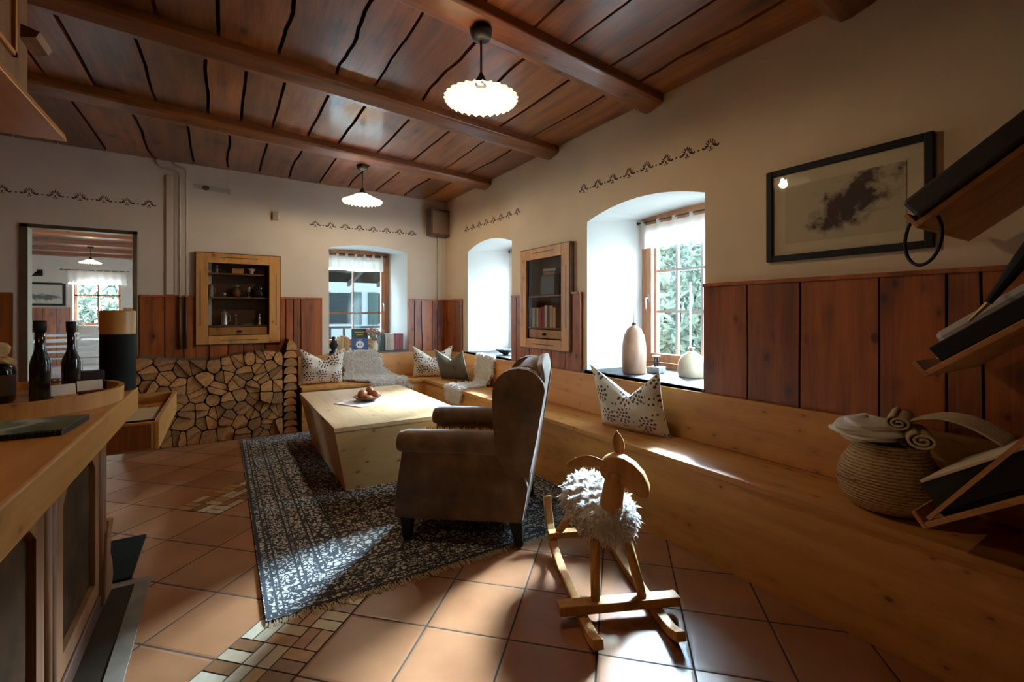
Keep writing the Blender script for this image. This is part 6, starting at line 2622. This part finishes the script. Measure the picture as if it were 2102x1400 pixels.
def dchair(loc, rz, label):
    t = thing('dining_chair', label, 'chair', loc, rz, group='dining chairs in the room beyond')
    for (x, y) in ((-0.19, -0.19), (0.19, -0.19)):
        mb = MB()
        mb.box(x - 0.02, x + 0.02, y - 0.02, y + 0.02, 0, 0.44)
        mb.build('leg', grw, t)
    for x in (-0.19, 0.19):
        mb = MB()
        mb.bar((x, 0.19, 0.0), (x, 0.19, 0.46), 0.04, 0.04, (0, 1, 0))
        mb.bar((x, 0.19, 0.46), (x, 0.26, 0.95), 0.035, 0.035, (0, 1, 0))
        mb.build('leg', grw, t)
    mb = MB()
    mb.box(-0.22, 0.22, -0.22, 0.21, 0.441, 0.465)
    mb.build('seat', grw, t, bevel=0.005)
    for z in (0.56, 0.66, 0.76, 0.87):
        mb = MB()
        yy = 0.19 + (z - 0.46) * 0.143
        mb.box(-0.175, 0.175, yy - 0.009, yy + 0.009, z, z + 0.045)
        mb.build('back_slat', grw, t)
    return t


dtb = thing('dining_table', 'white-topped dining table below the window in the room beyond', 'table', (-2.45, 12.9, 0))
mb = MB()
mb.box(-0.95, 0.95, -0.45, 0.45, 0.735, 0.765)
mb.build('tabletop', M['white'], dtb, bevel=0.004)
for (x, y) in ((-0.85, -0.36), (0.85, -0.36), (-0.85, 0.36), (0.85, 0.36)):
    mb = MB()
    mb.box(x - 0.035, x + 0.035, y - 0.035, y + 0.035, 0, 0.735)
    mb.build('leg', M['oldpine'], dtb)
cA = dchair((-2.62, 12.1, 0), PI, 'grey slatted dining chair at the left before the far table')
cB = copy_tree(cA, (-2.10, 11.7, 0), PI, 'grey slatted dining chair at the right before the far table')
cC = copy_tree(cA, (-3.15, 11.9, 0), PI + 0.2, 'grey slatted dining chair half hidden by the door frame')
flower_vase('flower_vase', 'small white flower vase standing at the left on the far dining table', (-2.52, 12.75, 0.766), [(0.05, 0), (0.07, 0.03), (0.07, 0.12), (0.04, 0.16)], M['white'], 24, 0.28, 0.13, M['white'], 9, 0.022)
flower_vase('flower_vase', 'flower vase with red and white blossoms below the far window', (-2.12, 13.0, 0.766), [(0.05, 0), (0.07, 0.03), (0.06, 0.10)], M['white'], 20, 0.20, 0.14, plain('red_blossom', (0.55, 0.15, 0.15), 0.7, noise=0.5), 10, 0.022)
pc2 = thing('framed_print', 'small dark framed landscape print on the far dining room wall', 'picture', (-3.78, RY1 - 0.021, 1.50), 0)
mb = MB()
frame_ring(mb, 0.80, 0.58, 0.05, -0.02, 0.02)
mb.build('frame', M['black'], pc2)
mb = MB()
mb.box(-0.36, 0.36, -0.005, 0.015, 0.03, 0.53)
mb.build('print', mat_print('grey_landscape', (0.55, 0.52, 0.45), (0.10, 0.11, 0.10), 0.0, 0.22, 0.35, 0.12, 5.1, 1), pc2)
sc_ = thing('wall_sconce', 'black wall lamp above the small picture on the far dining room wall', 'lamp', (-3.85, RY1 - 0.002, 2.32))
mb = MB()
mb.tube([(0, 0, 0), (0, -0.10, 0.06), (0, -0.18, 0.02)], 0.012, 8)
mb.box(-0.05, 0.05, -0.015, 0, -0.08, 0.08)
mb.build('arm', M['iron'], sc_)
mb = MB()
mb.lathe([(0.10, -0.09), (0.05, -0.01), (0.02, 0.02)], (0, -0.18, 0), n=18, caps=False)
mb.build('lamp_shade', M['iron'], sc_, smooth=True, solid=0.003)
pl2 = copy_tree([o for o in SC.objects if o.name == 'pendant_lamp'][0], (-2.45, 13.5, 2.42), 0, 'pleated white pendant lamp hanging in the dining room beyond the doorway')
for ch in pl2.children:
    pass
